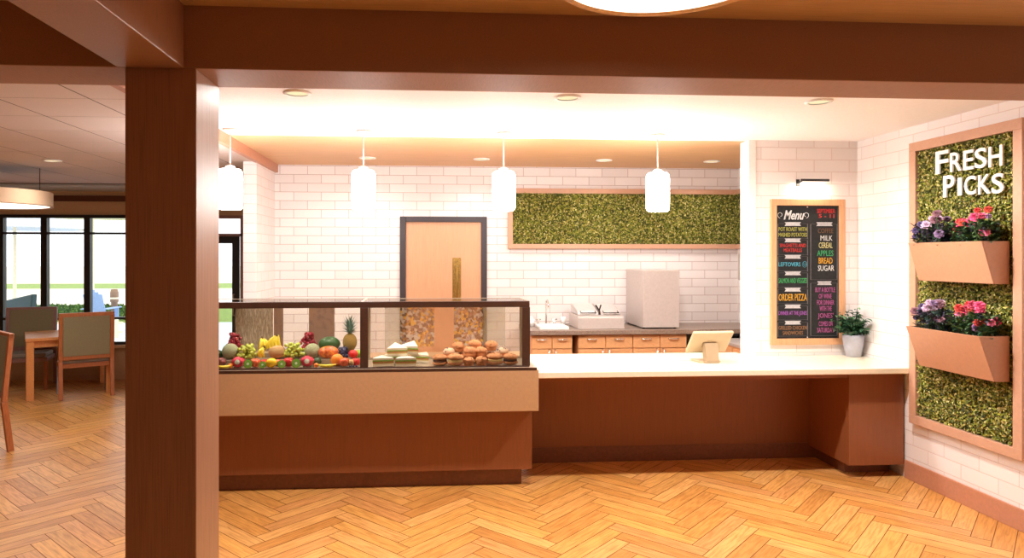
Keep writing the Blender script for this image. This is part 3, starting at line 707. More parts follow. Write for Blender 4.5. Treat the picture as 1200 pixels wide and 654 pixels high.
# ------------------------------------------------------------ register on the counter
rg = thing('register_terminal', 'cream touchscreen register seen from behind on the counter', 'register', (2.28, 5.44, .88))
rot = Matrix.Translation((2.28, 5.44, .88)) @ Matrix.Rotation(R(6), 4, 'Z')
m = M(); m.T = rot; m.box(-.10, .09, -.02, .14, 0, .014); m.build('base', 'cream', rg, bevel=.005)
m = M(); m.T = rot; m.box(-.062, .060, -.055, .0, .0, .016); m.prism([(-.055, .015), (.0, .015), (.02, .16), (-.03, .16)][::-1], -.058, .058, 'x'); m.build('stand', 'creamd', rg, bevel=.004)
sc_ = rot @ Matrix.Translation((0.0, .01, .17)) @ Matrix.Rotation(R(-42), 4, 'X')
sc_ = rot @ Matrix.Translation((0.0, .0, .17)) @ Matrix.Rotation(R(38), 4, 'X') @ Matrix.Shear('XZ', 4, (0, 0)) 
m = M(); m.T = sc_; m.box(-.175, .175, -.014, .014, -.11, .11); m.build('screen_housing', 'cream', rg, bevel=.008)
m = M(); m.T = sc_; m.box(-.16, .16, .0142, .016, -.095, .095); m.build('screen', 'dark', rg)
m = M(); m.T = sc_; m.box(-.062, .062, -.022, -.0142, -.045, -.012); m.build('hinge_plate', 'creamd', rg, bevel=.002)
for s_ in ():
    pass

# ------------------------------------------------------------ kitchen back counter
YF = 7.0
ck = tag(box(1.0, 3.538, 6.95, Y_BK-.001, .935, .983).build('worktop', 'stone', None, bevel=.004), 'dark grey stone worktop along the kitchen back wall', 'worktop')
def handle(m, a, b, horiz=True, y=YF):
    if horiz: m.tube([(a-.05, y, b), (a-.045, y-.03, b), (a+.045, y-.03, b), (a+.05, y, b)], .007, 8)
    else: m.tube([(a, y, b-.05), (a, y-.03, b-.045), (a, y-.03, b+.045), (a, y, b+.05)], .007, 8)
def cabinet(x0, x1, nd, label, dz=.62, drawers=True, double=None):
    t = thing('base_cabinet', label, 'cabinet', ((x0+x1)/2, 7.3, 0))
    m = M(); m.box(x0, x1, YF+.02, Y_BK-.005, .10, .933); m.build('carcass', 'oak', t)
    box(x0+.01, x1-.01, YF+.07, Y_BK-.01, 0, .10).build('toe_kick', 'plinth', t)
    wd = (x1-x0)/nd
    for i in range(nd):
        a, b = x0+wd*i+.004, x0+wd*(i+1)-.004
        d = box(a, b, YF, YF+.019, .79, .925).build('drawer' if drawers else 'false_front', 'oak', t, bevel=.002)
        m = M(); handle(m, (a+b)/2, .885); m.build('handle', 'chrome', d, True)
        d = box(a, b, YF, YF+.019, .105, .782).build('door', 'oak', t, bevel=.002)
        hx = b-.03 if i % 2 == 0 else a+.03
        m = M(); handle(m, hx, .728, False); m.build('handle', 'chrome', d, True)
cabinet(1.045, 1.475, 2, 'narrow oak sink cabinet with two doors, left end of back counter')
cabinet(1.535, 2.69, 4, 'wide oak base cabinet with four drawers under the worktop')
t = thing('dishwasher', 'dark undercounter appliance in the gap right of the oak cabinets', 'appliance', (3.0, 7.3, 0))
box(2.70, 3.28, YF+.05, Y_BK-.005, .02, .93).build('body', 'dark', t); box(2.71, 3.27, YF+.02, YF+.049, .12, .84).build('door', 'dark', t, bevel=.004)
M().tube([(2.8, YF+.02, .80), (2.8, YF-.005, .80), (3.18, YF-.005, .80), (3.18, YF+.02, .80)], .008, 8).build('handle', 'steel', t, True)
# sink
t = thing('kitchen_sink', 'small white sink with chrome faucets at left end of worktop', 'sink', (1.28, 7.25, .983))
m = M(); x0, x1, y0, y1 = 1.14, 1.44, 7.02, 7.36; z = .984
m.box(x0, x1, y0, y0+.03, z, z+.03); m.box(x0, x1, y1-.03, y1, z, z+.03); m.box(x0, x0+.03, y0+.03, y1-.03, z, z+.03); m.box(x1-.03, x1, y0+.03, y1-.03, z, z+.03); m.box(x0+.03, x1-.03, y0+.03, y1-.03, z, z+.006)
m.build('basin', 'white', t, bevel=.006)
M().tube([(1.27, 7.42, .984), (1.27, 7.42, 1.22), (1.27, 7.40, 1.26), (1.27, 7.34, 1.27), (1.27, 7.29, 1.24), (1.27, 7.285, 1.18)], .009, 10).build('faucet', 'chrome', t, True)
for dx in (-.09, .09):
    m = M(); m.cyl((1.27+dx, 7.42, .984), (1.27+dx, 7.42, 1.05), .013); m.bar((1.27+dx-.03, 7.42, 1.055), (1.27+dx+.03, 7.42, 1.055), .012, .012); m.build('tap_handle', 'chrome', t, True)
for i, (gx, gy, hh) in enumerate(((1.10, 7.46, .10), (1.10, 7.36, .08), (1.475, 7.50, .09))):
    g = thing('drinking_glass', ['clear tumbler left of the sink, nearest the wall', 'clear tumbler left of the sink, nearer the front', 'clear tumbler on the worktop right of the faucet'][i], 'glass', (gx, gy, .984), 'clear tumblers by the sink')
    M().lathe([(.024, 0), (.032, hh), (.029, hh), (.022, .006), (.001, .006)], 20, (gx, gy, .984)).build('tumbler', plain('frosted_tumbler', (226, 226, 226), .1) if i == 0 else bpy.data.materials['frosted_tumbler'], g, True)
# countertop cooker with two lids
t = thing('countertop_grill', 'low stainless two-lid countertop grill on the worktop', 'grill', (1.78, 7.25, .983))
x0, x1 = 1.54, 2.03
m = M(); m.prism([(7.03, .984), (7.03, 1.105), (7.10, 1.125), (7.50, 1.125), (7.50, .984)], x0, x1, 'x'); m.build('body', 'steeld', t, bevel=.006)
for a, b in ((x0+.015, (x0+x1)/2-.012), ((x0+x1)/2+.012, x1-.015)):
    l = M(); l.prism([(7.10, 1.13), (7.13, 1.165), (7.40, 1.225), (7.48, 1.225), (7.48, 1.13)], a, b, 'x'); l = l.build('lid', 'steel', t, bevel=.006)
    M().tube([(a+.03, 7.135, 1.165), (a+.03, 7.08, 1.15), (b-.03, 7.08, 1.15), (b-.03, 7.135, 1.165)], .006, 8).build('lid_handle', 'dark', l, True)
m = M(); m.bar((1.757, 7.16, 1.225), (1.785, 7.12, 1.17), .014, .014); m.bar((1.813, 7.16, 1.225), (1.785, 7.12, 1.17), .014, .014); m.bar((1.785, 7.12, 1.17), (1.785, 7.09, 1.135), .014, .014); m.build('hinge_bracket', 'dark', t)
# tall metal box
t = thing('countertop_cooler', 'tall pale grey metal cooler box on the worktop', 'cooler', (2.42, 7.3, .983))
box(2.225, 2.62, 7.045, 7.635, .995, 1.60).build('body', 'steeld', t, bevel=.005)
box(2.228, 2.617, 7.02, 7.044, .998, 1.597).build('door', 'steeld', t, bevel=.004)
for q in ((2.25, 7.08), (2.59, 7.08), (2.25, 7.6), (2.59, 7.6)): M().cyl((q[0], q[1], .983), (q[0], q[1], .996), .015, n=10).build('foot', 'dark', t)
M().tube([(2.645, 7.62, 1.0), (2.645, 7.62, 1.35)], .006, 8).build('power_cord', 'brass', t, True)
# right end bits
t = thing('paper_towel_dispenser', 'grey wall dispenser on the kitchen side wall below the moss', 'dispenser', (3.54, 7.25, 1.5))
box(3.42, 3.539, 7.12, 7.40, 1.48, 1.78).build('body', 'steeld', t, bevel=.015); box(3.43, 3.535, 7.14, 7.38, 1.455, 1.479).build('outlet', 'white', t)
t = thing('service_cabinet', 'low oak cabinet against the kitchen side wall behind the register', 'cabinet', (3.25, 6.5, 0))
box(2.99, 3.535, 6.15, 6.93, .08, .86).build('carcass', 'oak', t, bevel=.003); box(3.03, 3.535, 6.18, 6.90, 0, .08).build('toe_kick', 'plinth', t); box(2.975, 3.538, 6.13, 6.94, .86, .89).build('top', 'steel', t, bevel=.003)
d = box(2.972, 2.989, 6.17, 6.53, .12, .84).build('door', 'oak', t); d = box(2.972, 2.989, 6.55, 6.91, .12, .84).build('door', 'oak', t)
t = thing('stand_mixer', 'rounded white countertop machine at right end of kitchen, beside wall', 'appliance', (3.3, 6.75, .89))
M().lathe([(.09, 0), (.10, .01), (.10, .02), (.05, .04), (.04, .10), (.055, .13)], 24, (3.34, 6.66, .89)).build('base', 'white', t, True)
M().ball((3.34, 6.64, 1.07), (.10, .13, .055), 20, 12).build('head', 'white', t, True)
t = thing('steel_pan_stack', 'shallow steel pans stacked on the low oak cabinet', 'pans', (3.15, 6.35, .89))
for k in range(3):
    x0, x1, y0, y1, z = 3.03, 3.27, 6.2, 6.5, .891+.016*k
    m = M(); m.box(x0+.01*k, x1-.01*k, y0, y1, z, z+.005); m.box(x0+.01*k, x0+.01*k+.008, y0, y1, z+.005, z+.0155); m.box(x1-.01*k-.008, x1-.01*k, y0, y1, z+.005, z+.0155); m.box(x0+.01*k, x1-.01*k, y0, y0+.008, z+.005, z+.0155); m.build('pan', 'steel', t)

# ------------------------------------------------------------ food: fruit
DK = .9185
TI = ((5.13, 5.25, DK+.001), (5.25, 5.37, .965), (5.37, 5.50, 1.003))
rs = thing('fruit_riser', 'low stepped display riser under the fruit', 'display riser', (-1.1, 5.37, DK))
box(-1.70, -.53, TI[1][0]+.002, TI[1][1], DK+.001, TI[1][2]).build('lower_step', 'casedeck', rs, bevel=.003)
box(-1.70, -.53, TI[2][0]+.001, TI[2][1], DK+.001, TI[2][2]).build('upper_step', 'casedeck', rs, bevel=.003)
FR = 'fruit in the glass display case'
def sk(name, cols, scale=40, rough=.35, kind='noise', bump=0):
    m, nt, b = nodes(name); mp_ = mapping(nt, (scale,)*3)
    if kind == 'wave':
        n = nt.nodes.new('ShaderNodeTexWave'); n.inputs['Scale'].default_value = 1; n.inputs['Distortion'].default_value = 3; n.bands_direction = 'X'
    elif kind == 'vor': n = nt.nodes.new('ShaderNodeTexVoronoi')
    else: n = nt.nodes.new('ShaderNodeTexNoise')
    nt.links.new(mp_.outputs[0], n.inputs[0])
    o = n.outputs['Distance'] if kind == 'vor' else n.outputs['Fac' if 'Fac' in n.outputs else 0]
    r = ramp(nt, o, [(.3+.4*i/max(1, len(cols)-1), c) for i, c in enumerate(cols)]); nt.links.new(r.outputs[0], b.inputs['Base Color']); b.inputs['Roughness'].default_value = rough
    if bump:
        bp = nt.nodes.new('ShaderNodeBump'); bp.inputs['Strength'].default_value = bump; bp.inputs['Distance'].default_value = .004
        nt.links.new(o, bp.inputs['Height']); nt.links.new(bp.outputs[0], b.inputs['Normal'])
    return m
F = dict(red=sk('red_skin', [(200, 28, 34), (232, 60, 52)]), redy=sk('peach_skin', [(206, 40, 40), (240, 130, 70)], 18), orange=sk('orange_skin', [(240, 120, 20), (250, 150, 40)], 80, .45, bump=.3),
    tang=sk('tangerine_skin', [(246, 120, 30), (250, 140, 50)], 80, .4), yellow=sk('banana_skin', [(236, 200, 40), (246, 222, 80)], 20), ypep=sk('yellow_pepper_skin', [(246, 186, 20), (250, 206, 50)], 20, .2),
    ggr=sk('green_grape_skin', [(170, 180, 60), (200, 205, 90)], 30, .25), rgr=sk('red_grape_skin', [(120, 20, 40), (170, 44, 60)], 30, .25), bgr=sk('blue_berry_skin', [(36, 38, 70), (60, 64, 100)], 40, .4),
    melon=sk('cantaloupe_net', [(214, 208, 176), (164, 164, 120), (108, 120, 74)], 70, .8, 'vor', .5), wmel=sk('watermelon_rind', [(20, 60, 26), (96, 150, 70), (24, 70, 30)], 26, .35, 'wave'),
    avo=sk('dark_green_skin', [(24, 56, 30), (46, 84, 44)], 40, .4), lime=sk('lime_skin', [(120, 170, 40), (150, 196, 60)], 40, .35), brown=sk('brown_skin', [(176, 132, 82), (206, 164, 112)], 40, .8, bump=.3),
    plum=sk('plum_skin', [(100, 40, 44), (150, 76, 70)], 20), mango=sk('papaya_skin', [(170, 50, 40), (220, 110, 50), (240, 160, 60)], 9, .3), dragon=sk('pink_red_skin', [(196, 24, 60), (230, 60, 80)], 20, .4),
    flesh=sk('pale_flesh', [(236, 236, 210), (246, 246, 226)], 40, .4), kflesh=sk('kiwi_flesh', [(110, 160, 50), (150, 190, 80)], 40, .3), kskin=sk('kiwi_skin', [(70, 80, 40), (50, 66, 34)], 60, .9),
    pine=sk('pineapple_skin', [(220, 170, 80), (150, 104, 44), (96, 100, 50)], 62, .7, 'vor', .8), stem=sk('stem_brown', [(90, 64, 34), (110, 84, 50)], 40, .8), crown=sk('pineapple_leaf', [(80, 112, 96), (110, 140, 124)], 30, .6))
def at_row(px, tier, off=.5):
    y0, y1, z = TI[tier]; Y = y0 + (y1-y0)*off; return px_x(px, Y), Y, z
def apple(px, tier, r, mat, label, kind='apple', off=.5, name=None):
    r *= 1.16; x, y, z = at_row(px, tier, off); t = thing(name or kind, label, kind, (x, y, z), FR)
    M().ball((x, y, z+r*.93), (r, r, r*.93), 20, 14, lambda a, s: 1 - .16*max(0, s-.72)/.28 - .10*max(0, -s-.75)/.25).build('fruit_body', F[mat], t, True)
    M().tube([(x, y, z+r*1.55), (x+.002, y, z+r*1.78), (x+.006, y, z+r*1.98)], .0018, 6).build('stem', F['stem'], t)
def round_(px, tier, r, mat, label, kind, off=.5, rx=None, rz=None, name=None, tilt=0, part='calyx'):
    rx = (rx or r)*1.18; rz = (rz or r)*1.14; r = min(r*1.1, .052); x, y, z = at_row(px, tier, off)
    t = thing(name or kind, label, kind, (x, y, z), FR)
    M().ball((x, y, z+rz), (rx, r, rz), 22, 14, lambda a, s: 1 + .03*math.sin(2*a)).build('fruit_body', F[mat], t, True)
    M().lathe([(.004, 0), (.003, .006)], 8, (x+rx*.94, y, z+rz), (1, -.2, .1)).build(part, F['stem'], t)
def grapes(px, tier, wd, h, mat, label, off=.5, seed=1):
    x, y, z = at_row(px, tier, off); t = thing('grape_bunch', label, 'grapes', (x, y, z), FR); rnd = random.Random(seed); r = .0145; wd *= 1.15; h *= 1.12
    m = M()
    for k in range(76):
        a, b, c = rnd.gauss(0, .45), rnd.uniform(-1, 1), rnd.random()
        m.ball((x + max(-1, min(1, a))*wd*(1-c*.45)*.9, y + b*.045*(1-c*.3), z + r + c*(h-2*r)), r, 8, 6)
    m.build('berries', F[mat], t, True)
    M().tube([(x, y, z+h*.6), (x+.006, y, z+h), (x+.016, y-.004, z+h+.014)], .0022, 6).build('stem', F['stem'], t)
def kiwi(px, tier, r, label, off=.1):
    r *= 1.15; x, y, z = at_row(px, tier, off); t = thing('kiwi_half', label, 'kiwi', (x, y, z), FR)
    ax = Vector((.05, -1, .25)).normalized(); c = Vector((x, y, z+r*1.02))
    M().lathe([(r, 0), (r*.9, -r*.5), (r*.55, -r*.95), (.001, -r*1.1)], 20, c, ax).build('skin', F['kskin'], t, True)
    M().lathe([(r*.95, .0008), (.001, .0012)], 20, c, ax).build('flesh', F['kflesh'], t)
    M().lathe([(r*.28, .0016), (.001, .002)], 12, c, ax).build('core', F['flesh'], t)
def dragon(px, tier, r, label, off=.3):
    x, y, z = at_row(px, tier, off); t = thing('red_cut_fruit', label, 'fruit', (x, y, z), FR)
    M().ball((x, y, z+r*.94), (r*1.1, r*.86, r*.9), 20, 12, lambda a, s: 1 + .05*math.sin(5*a)*(1-s*s)).build('fruit_body', F['dragon'], t, True)
    ax = Vector((.1, -1, .2)).normalized(); c = Vector((x, y, z+r*.9)) + ax*r*.84
    M().lathe([(r*.42, 0), (.001, .003)], 16, c, ax).build('flesh', F['flesh'], t)
    m = M()
    for k in range(6):
        a = k*1.05; m.col = lin((140, 160, 70)); m.leaf((x+math.cos(a)*r*.9, y-.006, z+r*.9+math.sin(a)*r*.8), (math.cos(a), -.3, math.sin(a)), (0, -1, 0), .02, .012)
    m.build('scale_tips', 'leaf', t)
def banana(px, tier, n, label, off=.5, L=.13, up=True, flip=1):
    x, y, z = at_row(px, tier, off); t = thing('banana_bunch' if n > 1 else 'banana', label, 'bananas' if n > 1 else 'banana', (x, y, z), FR)
    for k in range(n):
        m = M()
        if up:
            dx = (k-(n-1)/2)*.024; pts = [(x+dx*(.25+.75*math.sin(s*2.2))+flip*.02*math.sin(s*3), y+.01*k-.02*math.sin(s*3), z+.012+(L-.014)*(1-s)) for s in [i/8 for i in range(9)]]
        else:
            pts = [(x+flip*(s-.5)*L, y+.012*k-.02*math.sin(s*3.1), z+.0135+.010*(2*s-1)**2) for s in [i/8 for i in range(9)]]
        m.tube(pts, [.004, .009, .0125, .0135, .0135, .0135, .012, .009, .004], 8); m.build('banana_finger' if n > 1 else 'fruit_body', F['yellow'], t, True)
    if n > 1 and up: M().lathe([(.012, 0), (.006, .02)], 10, (x, y+.01, z+L-.008)).build('stem', F['stem'], t)
    elif n == 1: M().lathe([(.004, 0), (.003, .01)], 8, (x-flip*L/2, y, z+.0235), (-flip, 0, .3)).build('stem', F['stem'], t)
# back tier
grapes(274.5, 2, .06, .135, 'rgr', 'red grape bunch at the left end beside the column', .5, 2)
banana(307, 2, 3, 'small upright banana bunch left of the brown melon', .5, .105)
banana(324, 2, 4, 'tall upright banana bunch in the middle of the fruit', .6, .125, True, -1)
grapes(361, 2, .06, .138, 'rgr', 'red grape bunch above the right cantaloupe', .5, 5)
round_(386, 2, .055, 'wmel', 'dark green striped watermelon left of the pineapple', 'watermelon', .45, rx=.072, rz=.05)
# pineapple
x, y, z = at_row(410, 2, .45); t = thing('pineapple', 'pineapple with spiky grey green crown at right end of the fruit', 'pineapple', (x, y, z), FR)
M().ball((x, y, z+.070), (.056, .052, .071), 22, 16).build('fruit_body', F['pine'], t, True)
m = M(); rnd = random.Random(4)
for k in range(46):
    a = k*2.4; q = k/46; m.col = lighten(lin((112, 140, 128)), rnd.uniform(.7, 1.4)); m.leaf((x, y, z+.132), (math.cos(a)*(1.0-q*.8), math.sin(a)*(1.0-q*.8), .5+1.7*q), (0, 0, 1), .06+.10*q, .017)
m.build('crown', 'leaf', t)
# middle tier
round_(256, 1, .030, 'avo', 'dark green avocado at the far left end of the fruit', 'avocado', .6)
round_(270, 1, .052, 'melon', 'cantaloupe at left end below red grapes', 'cantaloupe', .5)
grapes(291, 1, .09, .105, 'ggr', 'green grape bunch right of the left cantaloupe', .5, 7)
banana(309, 1, 2, 'two bananas leaning in front of the small banana bunch', .4, .09, True, -1)
round_(325, 1, .045, 'brown', 'smooth brown melon below the tall bananas', 'melon', .5, rx=.055, rz=.045)
grapes(344, 1, .09, .11, 'ggr', 'green grape bunch left of the right cantaloupe', .5, 8)
round_(366, 1, .050, 'melon', 'cantaloupe at right below the red grapes', 'cantaloupe', .5)
round_(385, 1, .046, 'mango', 'large orange red papaya below the watermelon', 'papaya', .4, rx=.066, rz=.042)
grapes(402, 1, .036, .075, 'bgr', 'dark blue grape bunch in front of the pineapple', .75, 9)
apple(414, 1, .032, 'red', 'red apple below the pineapple, nearest the dark post', off=.3)
round_(420, 1, .026, 'lime', 'bright green lime at the far right end of the fruit', 'lime', .65)
# front tier
round_(259, 0, .032, 'plum', 'brown red plum at left end of the front row', 'plum', .75)
banana(262, 0, 1, 'single banana lying at left end of the front row', .1, .10, False)
round_(270, 0, .016, 'tang', 'tiny tangerine at left of the front row', 'tangerine', .25)
dragon(279, 0, .044, 'large cut red fruit at left of the front row', .5)
kiwi(290.5, 0, .029, 'kiwi half right of the left cut red fruit')
apple(299, 0, .033, 'redy', 'rosy peach between two left kiwi halves', 'peach', .5)
kiwi(307.5, 0, .023, 'small kiwi half right of the rosy peach')
apple(310, 0, .026, 'red', 'red apple behind the small kiwi half', off=.85)
round_(318, 0, .030, 'ypep', 'yellow pepper in the middle of the front row', 'yellow pepper', .45, rx=.036)
apple(326.5, 0, .026, 'redy', 'small rosy peach right of the yellow pepper', 'peach', .85)
kiwi(330, 0, .026, 'kiwi half right of the yellow pepper')
apple(338, 0, .034, 'red', 'big red apple in the middle of the front row', off=.55)
kiwi(347, 0, .030, 'kiwi half between big red apple and right cut fruit')
dragon(360, 0, .045, 'large cut red fruit below the right cantaloupe', .5)
round_(371.5, 0, .028, 'avo', 'dark green avocado right of the right cut fruit', 'avocado', .85)
round_(370.5, 0, .015, 'tang', 'tiny tangerine below the right dark avocado', 'tangerine', .2)
banana(383, 0, 1, 'single banana lying below the papaya', .1, .13, False, -1)
round_(395, 0, .040, 'orange', 'big orange right of the papaya', 'orange', .7)
apple(403.5, 0, .034, 'redy', 'rosy peach right of the big orange', 'peach', .35)
round_(411, 0, .024, 'brown', 'small brown fig right of the last peach', 'fig', .4)
apple(417, 0, .030, 'red', 'red apple at the right end of the front row', off=.6)
for k, (px, off) in enumerate(((410.5, .06), (414, .12), (417.5, .05))):
    x, y, z = at_row(px, 0, off); o = M().ball((x, y, z+.008), .008, 12, 8).build('blueberry', F['bgr'], None, True)
    tag(o, ['leftmost of three loose blueberries at right end', 'middle of three loose blueberries at right end', 'rightmost of three loose blueberries at right end'][k], 'blueberry', 'loose blueberries')

# ------------------------------------------------------------ sandwiches
def sandwich(px, y, z, rz, label, s=1.0, tilt=0):
    x = px_x(px, y); t = thing('sandwich', label, 'sandwich', (0, 0, 0), 'triangle sandwiches in the display case')
    a = .078*s; b = .15*s
    def tri(m, z0, z1, g=0): m.prism([(-a+g, 0+g*.3), (a-g, 0+g*.3), (0, b-g)], z0, z1, 'z')
    for nm, z0, z1, mat, g in (('bread_slice', 0, .018, 'bread', 0), ('cheese', .018, .028, 'cheese', .002), ('ham', .028, .038, 'ham', -.001), ('lettuce', .038, .048, 'lettuce', -.002), ('bread_slice', .048, .066, 'bread', 0)):
        m = M(); tri(m, z0, z1, g); m.build(nm, mat, t, bevel=.002 if nm == 'bread_slice' else 0)
    t.location = (x, y, z); t.rotation_euler = (R(tilt), 0, rz); return t
sandwich(449, 5.16, DK+.001, R(8), 'triangle sandwich at front left of the sandwich pile')
sandwich(475.5, 5.15, DK+.001, R(6), 'triangle sandwich at front right of the sandwich pile')
sandwich(462, 5.335, DK+.001, R(14), 'triangle sandwich half hidden under the middle one')
sandwich(491.5, 5.32, DK+.001, R(-22), 'triangle sandwich at the right end of the pile')
sandwich(465.5, 5.225, DK+.068, R(10), 'triangle sandwich resting in middle on the front ones', tilt=10)
sandwich(479, 5.33, DK+.068, R(-16), 'triangle sandwich topmost at the back of the pile', tilt=10)

# ------------------------------------------------------------ muffins and filled cookies
MF = 'muffins and filled cookies in the display case'
def lump(c, r, seed, amp=.07):
    def f(a, s): return 1 + amp*noise.noise(Vector((math.cos(a)*2.2+seed, math.sin(a)*2.2, s*2.2+seed)))*1.6
    return f
def muffin(px, y, z, r, label, pale=False, seed=0):
    x = px_x(px, y); t = thing('muffin', label, 'muffin', (x, y, z), MF)
    M().lathe([(r*.76, 0), (r*.80, .004), (r*.92, r*.6), (.001, r*.7)], 20, (x, y, z)).build('muffin_side', 'cup', t, True)
    M().ball((x, y, z+r*.86), (r, r, r*.66), 24, 14, lump(0, r, seed)).build('muffin_top', 'cakepale' if pale else 'cake', t, True)
    m = M(); rnd = random.Random(seed)
    for k in range(9):
        a, e = rnd.uniform(0, 6.28), rnd.uniform(.1, 1.3); m.ball((x+r*.97*math.cos(a)*math.cos(e), y+r*.97*math.sin(a)*math.cos(e), z+r*.92+r*.62*math.sin(e)), .0055 if pale else .0045, 8, 6)
    m.build('topping', 'berry' if pale else 'nut', t, True)
def cookie(px, y, z, r, label, fill='choc', seed=0):
    x = px_x(px, y); t = thing('filled_cookie', label, 'cookie', (x, y, z), MF); h = r*.34
    M().ball((x, y, z+h), (r, r, h), 24, 12, lump(0, r, seed, .08)).build('bottom_cookie', 'cake', t, True)
    M().lathe([(r*.85, h*1.3), (r*.93, h*1.55), (r*.93, h*2.05), (r*.85, h*2.25)], 22, (x, y, z)).build('filling', fill, t, True)
    M().ball((x, y, z+h*3.0), (r, r, h*1.25), 24, 12, lump(0, r, seed+3, .08)).build('top_cookie', 'cake', t, True)
    m = M(); rnd = random.Random(seed+9)
    for k in range(12):
        a, e = rnd.uniform(0, 6.28), rnd.uniform(.3, 1.4); m.ball((x+r*.97*math.cos(a)*math.cos(e), y+r*.97*math.sin(a)*math.cos(e), z+h*3+h*1.25*math.sin(e)), .004, 6, 5)
    m.build('topping', 'nut', t, True)
Z0 = DK+.001
muffin(557, 5.345, Z0, .05, 'golden muffin hidden behind the front centre of the pile', False, 31)
muffin(575, 5.345, Z0, .05, 'golden muffin hidden behind the right cream filled cookie', False, 32)
cookie(515.5, 5.20, Z0, .057, 'chocolate filled cookie at the left end of the pile', 'choc', 1)
cookie(533.5, 5.18, Z0, .062, 'cream filled cookie at front left next to the chocolate one', 'cheese', 2)
muffin(549.5, 5.16, Z0, .043, 'small nutty muffin lowest at the front centre of the pile', False, 3)
muffin(564, 5.17, Z0, .046, 'nutty muffin at front just right of centre', False, 4)
cookie(580, 5.19, Z0, .062, 'cream filled cookie at front right of the pile', 'cheese', 5)
cookie(598, 5.20, Z0, .057, 'chocolate filled cookie at the right end of the pile', 'choc', 6)
muffin(526, 5.27, Z0+.048, .048, 'pale blueberry muffin behind at left', True, 7)
muffin(541, 5.33, Z0, .05, 'golden muffin behind the left cream filled cookie', False, 17)
muffin(551, 5.25, Z0+.052, .052, 'left golden muffin of the second layer just under the top muffins', False, 8)
muffin(563.5, 5.265, Z0+.05, .052, 'right golden muffin of the second layer just under the top muffins', False, 9)
muffin(589, 5.27, Z0+.048, .048, 'pale blueberry muffin behind at right', True, 10)
muffin(537, 5.32, Z0+.085, .050, 'left one of the three muffins on top of the pile', False, 11)
muffin(556.5, 5.34, Z0+.095, .052, 'middle one of the three muffins on top of the pile', False, 12)
muffin(575.5, 5.33, Z0+.090, .051, 'right one of the three muffins on top of the pile', False, 13)

# ------------------------------------------------------------ dining furniture
def make_chair(label, wd=.68, mat='chairwood', seatmat='cushion', frontleg='greymetal', zt=1.05):
    t = thing('dining_chair', label, 'chair', (0, 0, 0), 'upholstered dining chairs')
    d = .46; hw = wd/2; lw = .045     # back at y=0, seat towards +y
    for s_ in (-1, 1):
        x = s_*(hw-lw/2)
        m = M(); m.bar((x, -.05, 0), (x, 0, .45), lw, lw*1.1); m.build('leg', mat, t, bevel=.004)
        m = M(); m.bar((x, 0, .45), (x, -.055, zt), lw, lw*.9); m.build('back_post', mat, t, bevel=.004)
        m = M(); m.bar((x*.97, d-.03, 0), (x*.97, d-.03, .42), lw*.9, lw*.9); o = m.build('leg', frontleg, t, bevel=.004)
    m = M(); m.bar((-hw, -.055, zt-.02), (hw, -.055, zt-.02), .04, .05); m.build('top_rail', mat, t, bevel=.006)
    m = M(); m.bar((-hw+lw, -.006, .50), (hw-lw, -.006, .50), .035, .05); m.build('lower_rail', mat, t, bevel=.004)
    m = M(); m.T = Matrix.Translation((0, -.03, .77)) @ Matrix.Rotation(math.atan2(.05, .55), 4, 'X'); m.box(-hw+lw, hw-lw, -.022, .022, -.25, .255); m.build('backrest', 'uphol', t, bevel=.01)
    m = M(); m.box(-hw+.01, hw-.01, .03, d, .37, .425); m.build('seat_frame', mat, t, bevel=.005)
    m = M(); m.box(-hw+.03, hw-.03, .04, d-.01, .426, .48); m.build('seat', seatmat, t, bevel=.015)
    return t
def place(t, p1, p2):
    """rear legs stand at p1 (left as seen from behind) and p2"""
    p1, p2 = Vector(p1), Vector(p2); c = (p1+p2)/2; t.location = (c.x, c.y, 0); t.rotation_euler[2] = math.atan2(p2.y-p1.y, p2.x-p1.x)
c1 = make_chair('wooden dining chair with grey green back, nearest the column, facing away', .60)
place(c1, (-4.50, 8.62), (-3.99, 8.93))
c2 = make_chair('wooden dining chair on far side of the table facing the room', .60, 'chairgrey', 'cushion', 'chairwood')
c2.location = (-5.40, 9.66, 0); c2.rotation_euler[2] = R(196)
c3 = make_chair('dining chair cut off by the left edge of the view', .62)
c3.location = (-4.0, 6.57, 0); c3.rotation_euler[2] = R(136)
tb = thing('dining_table', 'square light wood dining table between the dining chairs', 'table', (-4.674, 9.20, 0))
TT = Matrix.Translation((-4.674, 9.20, 0)) @ Matrix.Rotation(R(30), 4, 'Z')
m = M(); m.T = TT; m.box(-.475, .475, -.475, .475, .715, .755); m.build('tabletop', 'tablewood', tb, bevel=.005)
m = M(); m.T = TT; m.box(-.43, .43, -.43, -.405, .635, .714); m.box(-.43, .43, .405, .43, .635, .714); m.box(-.43, -.405, -.405, .405, .635, .714); m.box(.405, .43, -.405, .405, .635, .714); m.build('table_apron', 'tablewood', tb)
for a in (-1, 1):
    for b in (-1, 1):
        m = M(); m.T = TT; m.box(a*.425-.04, a*.425+.04, b*.425-.04, b*.425+.04, 0, .714); m.build('leg', 'tablewood', tb, bevel=.004)

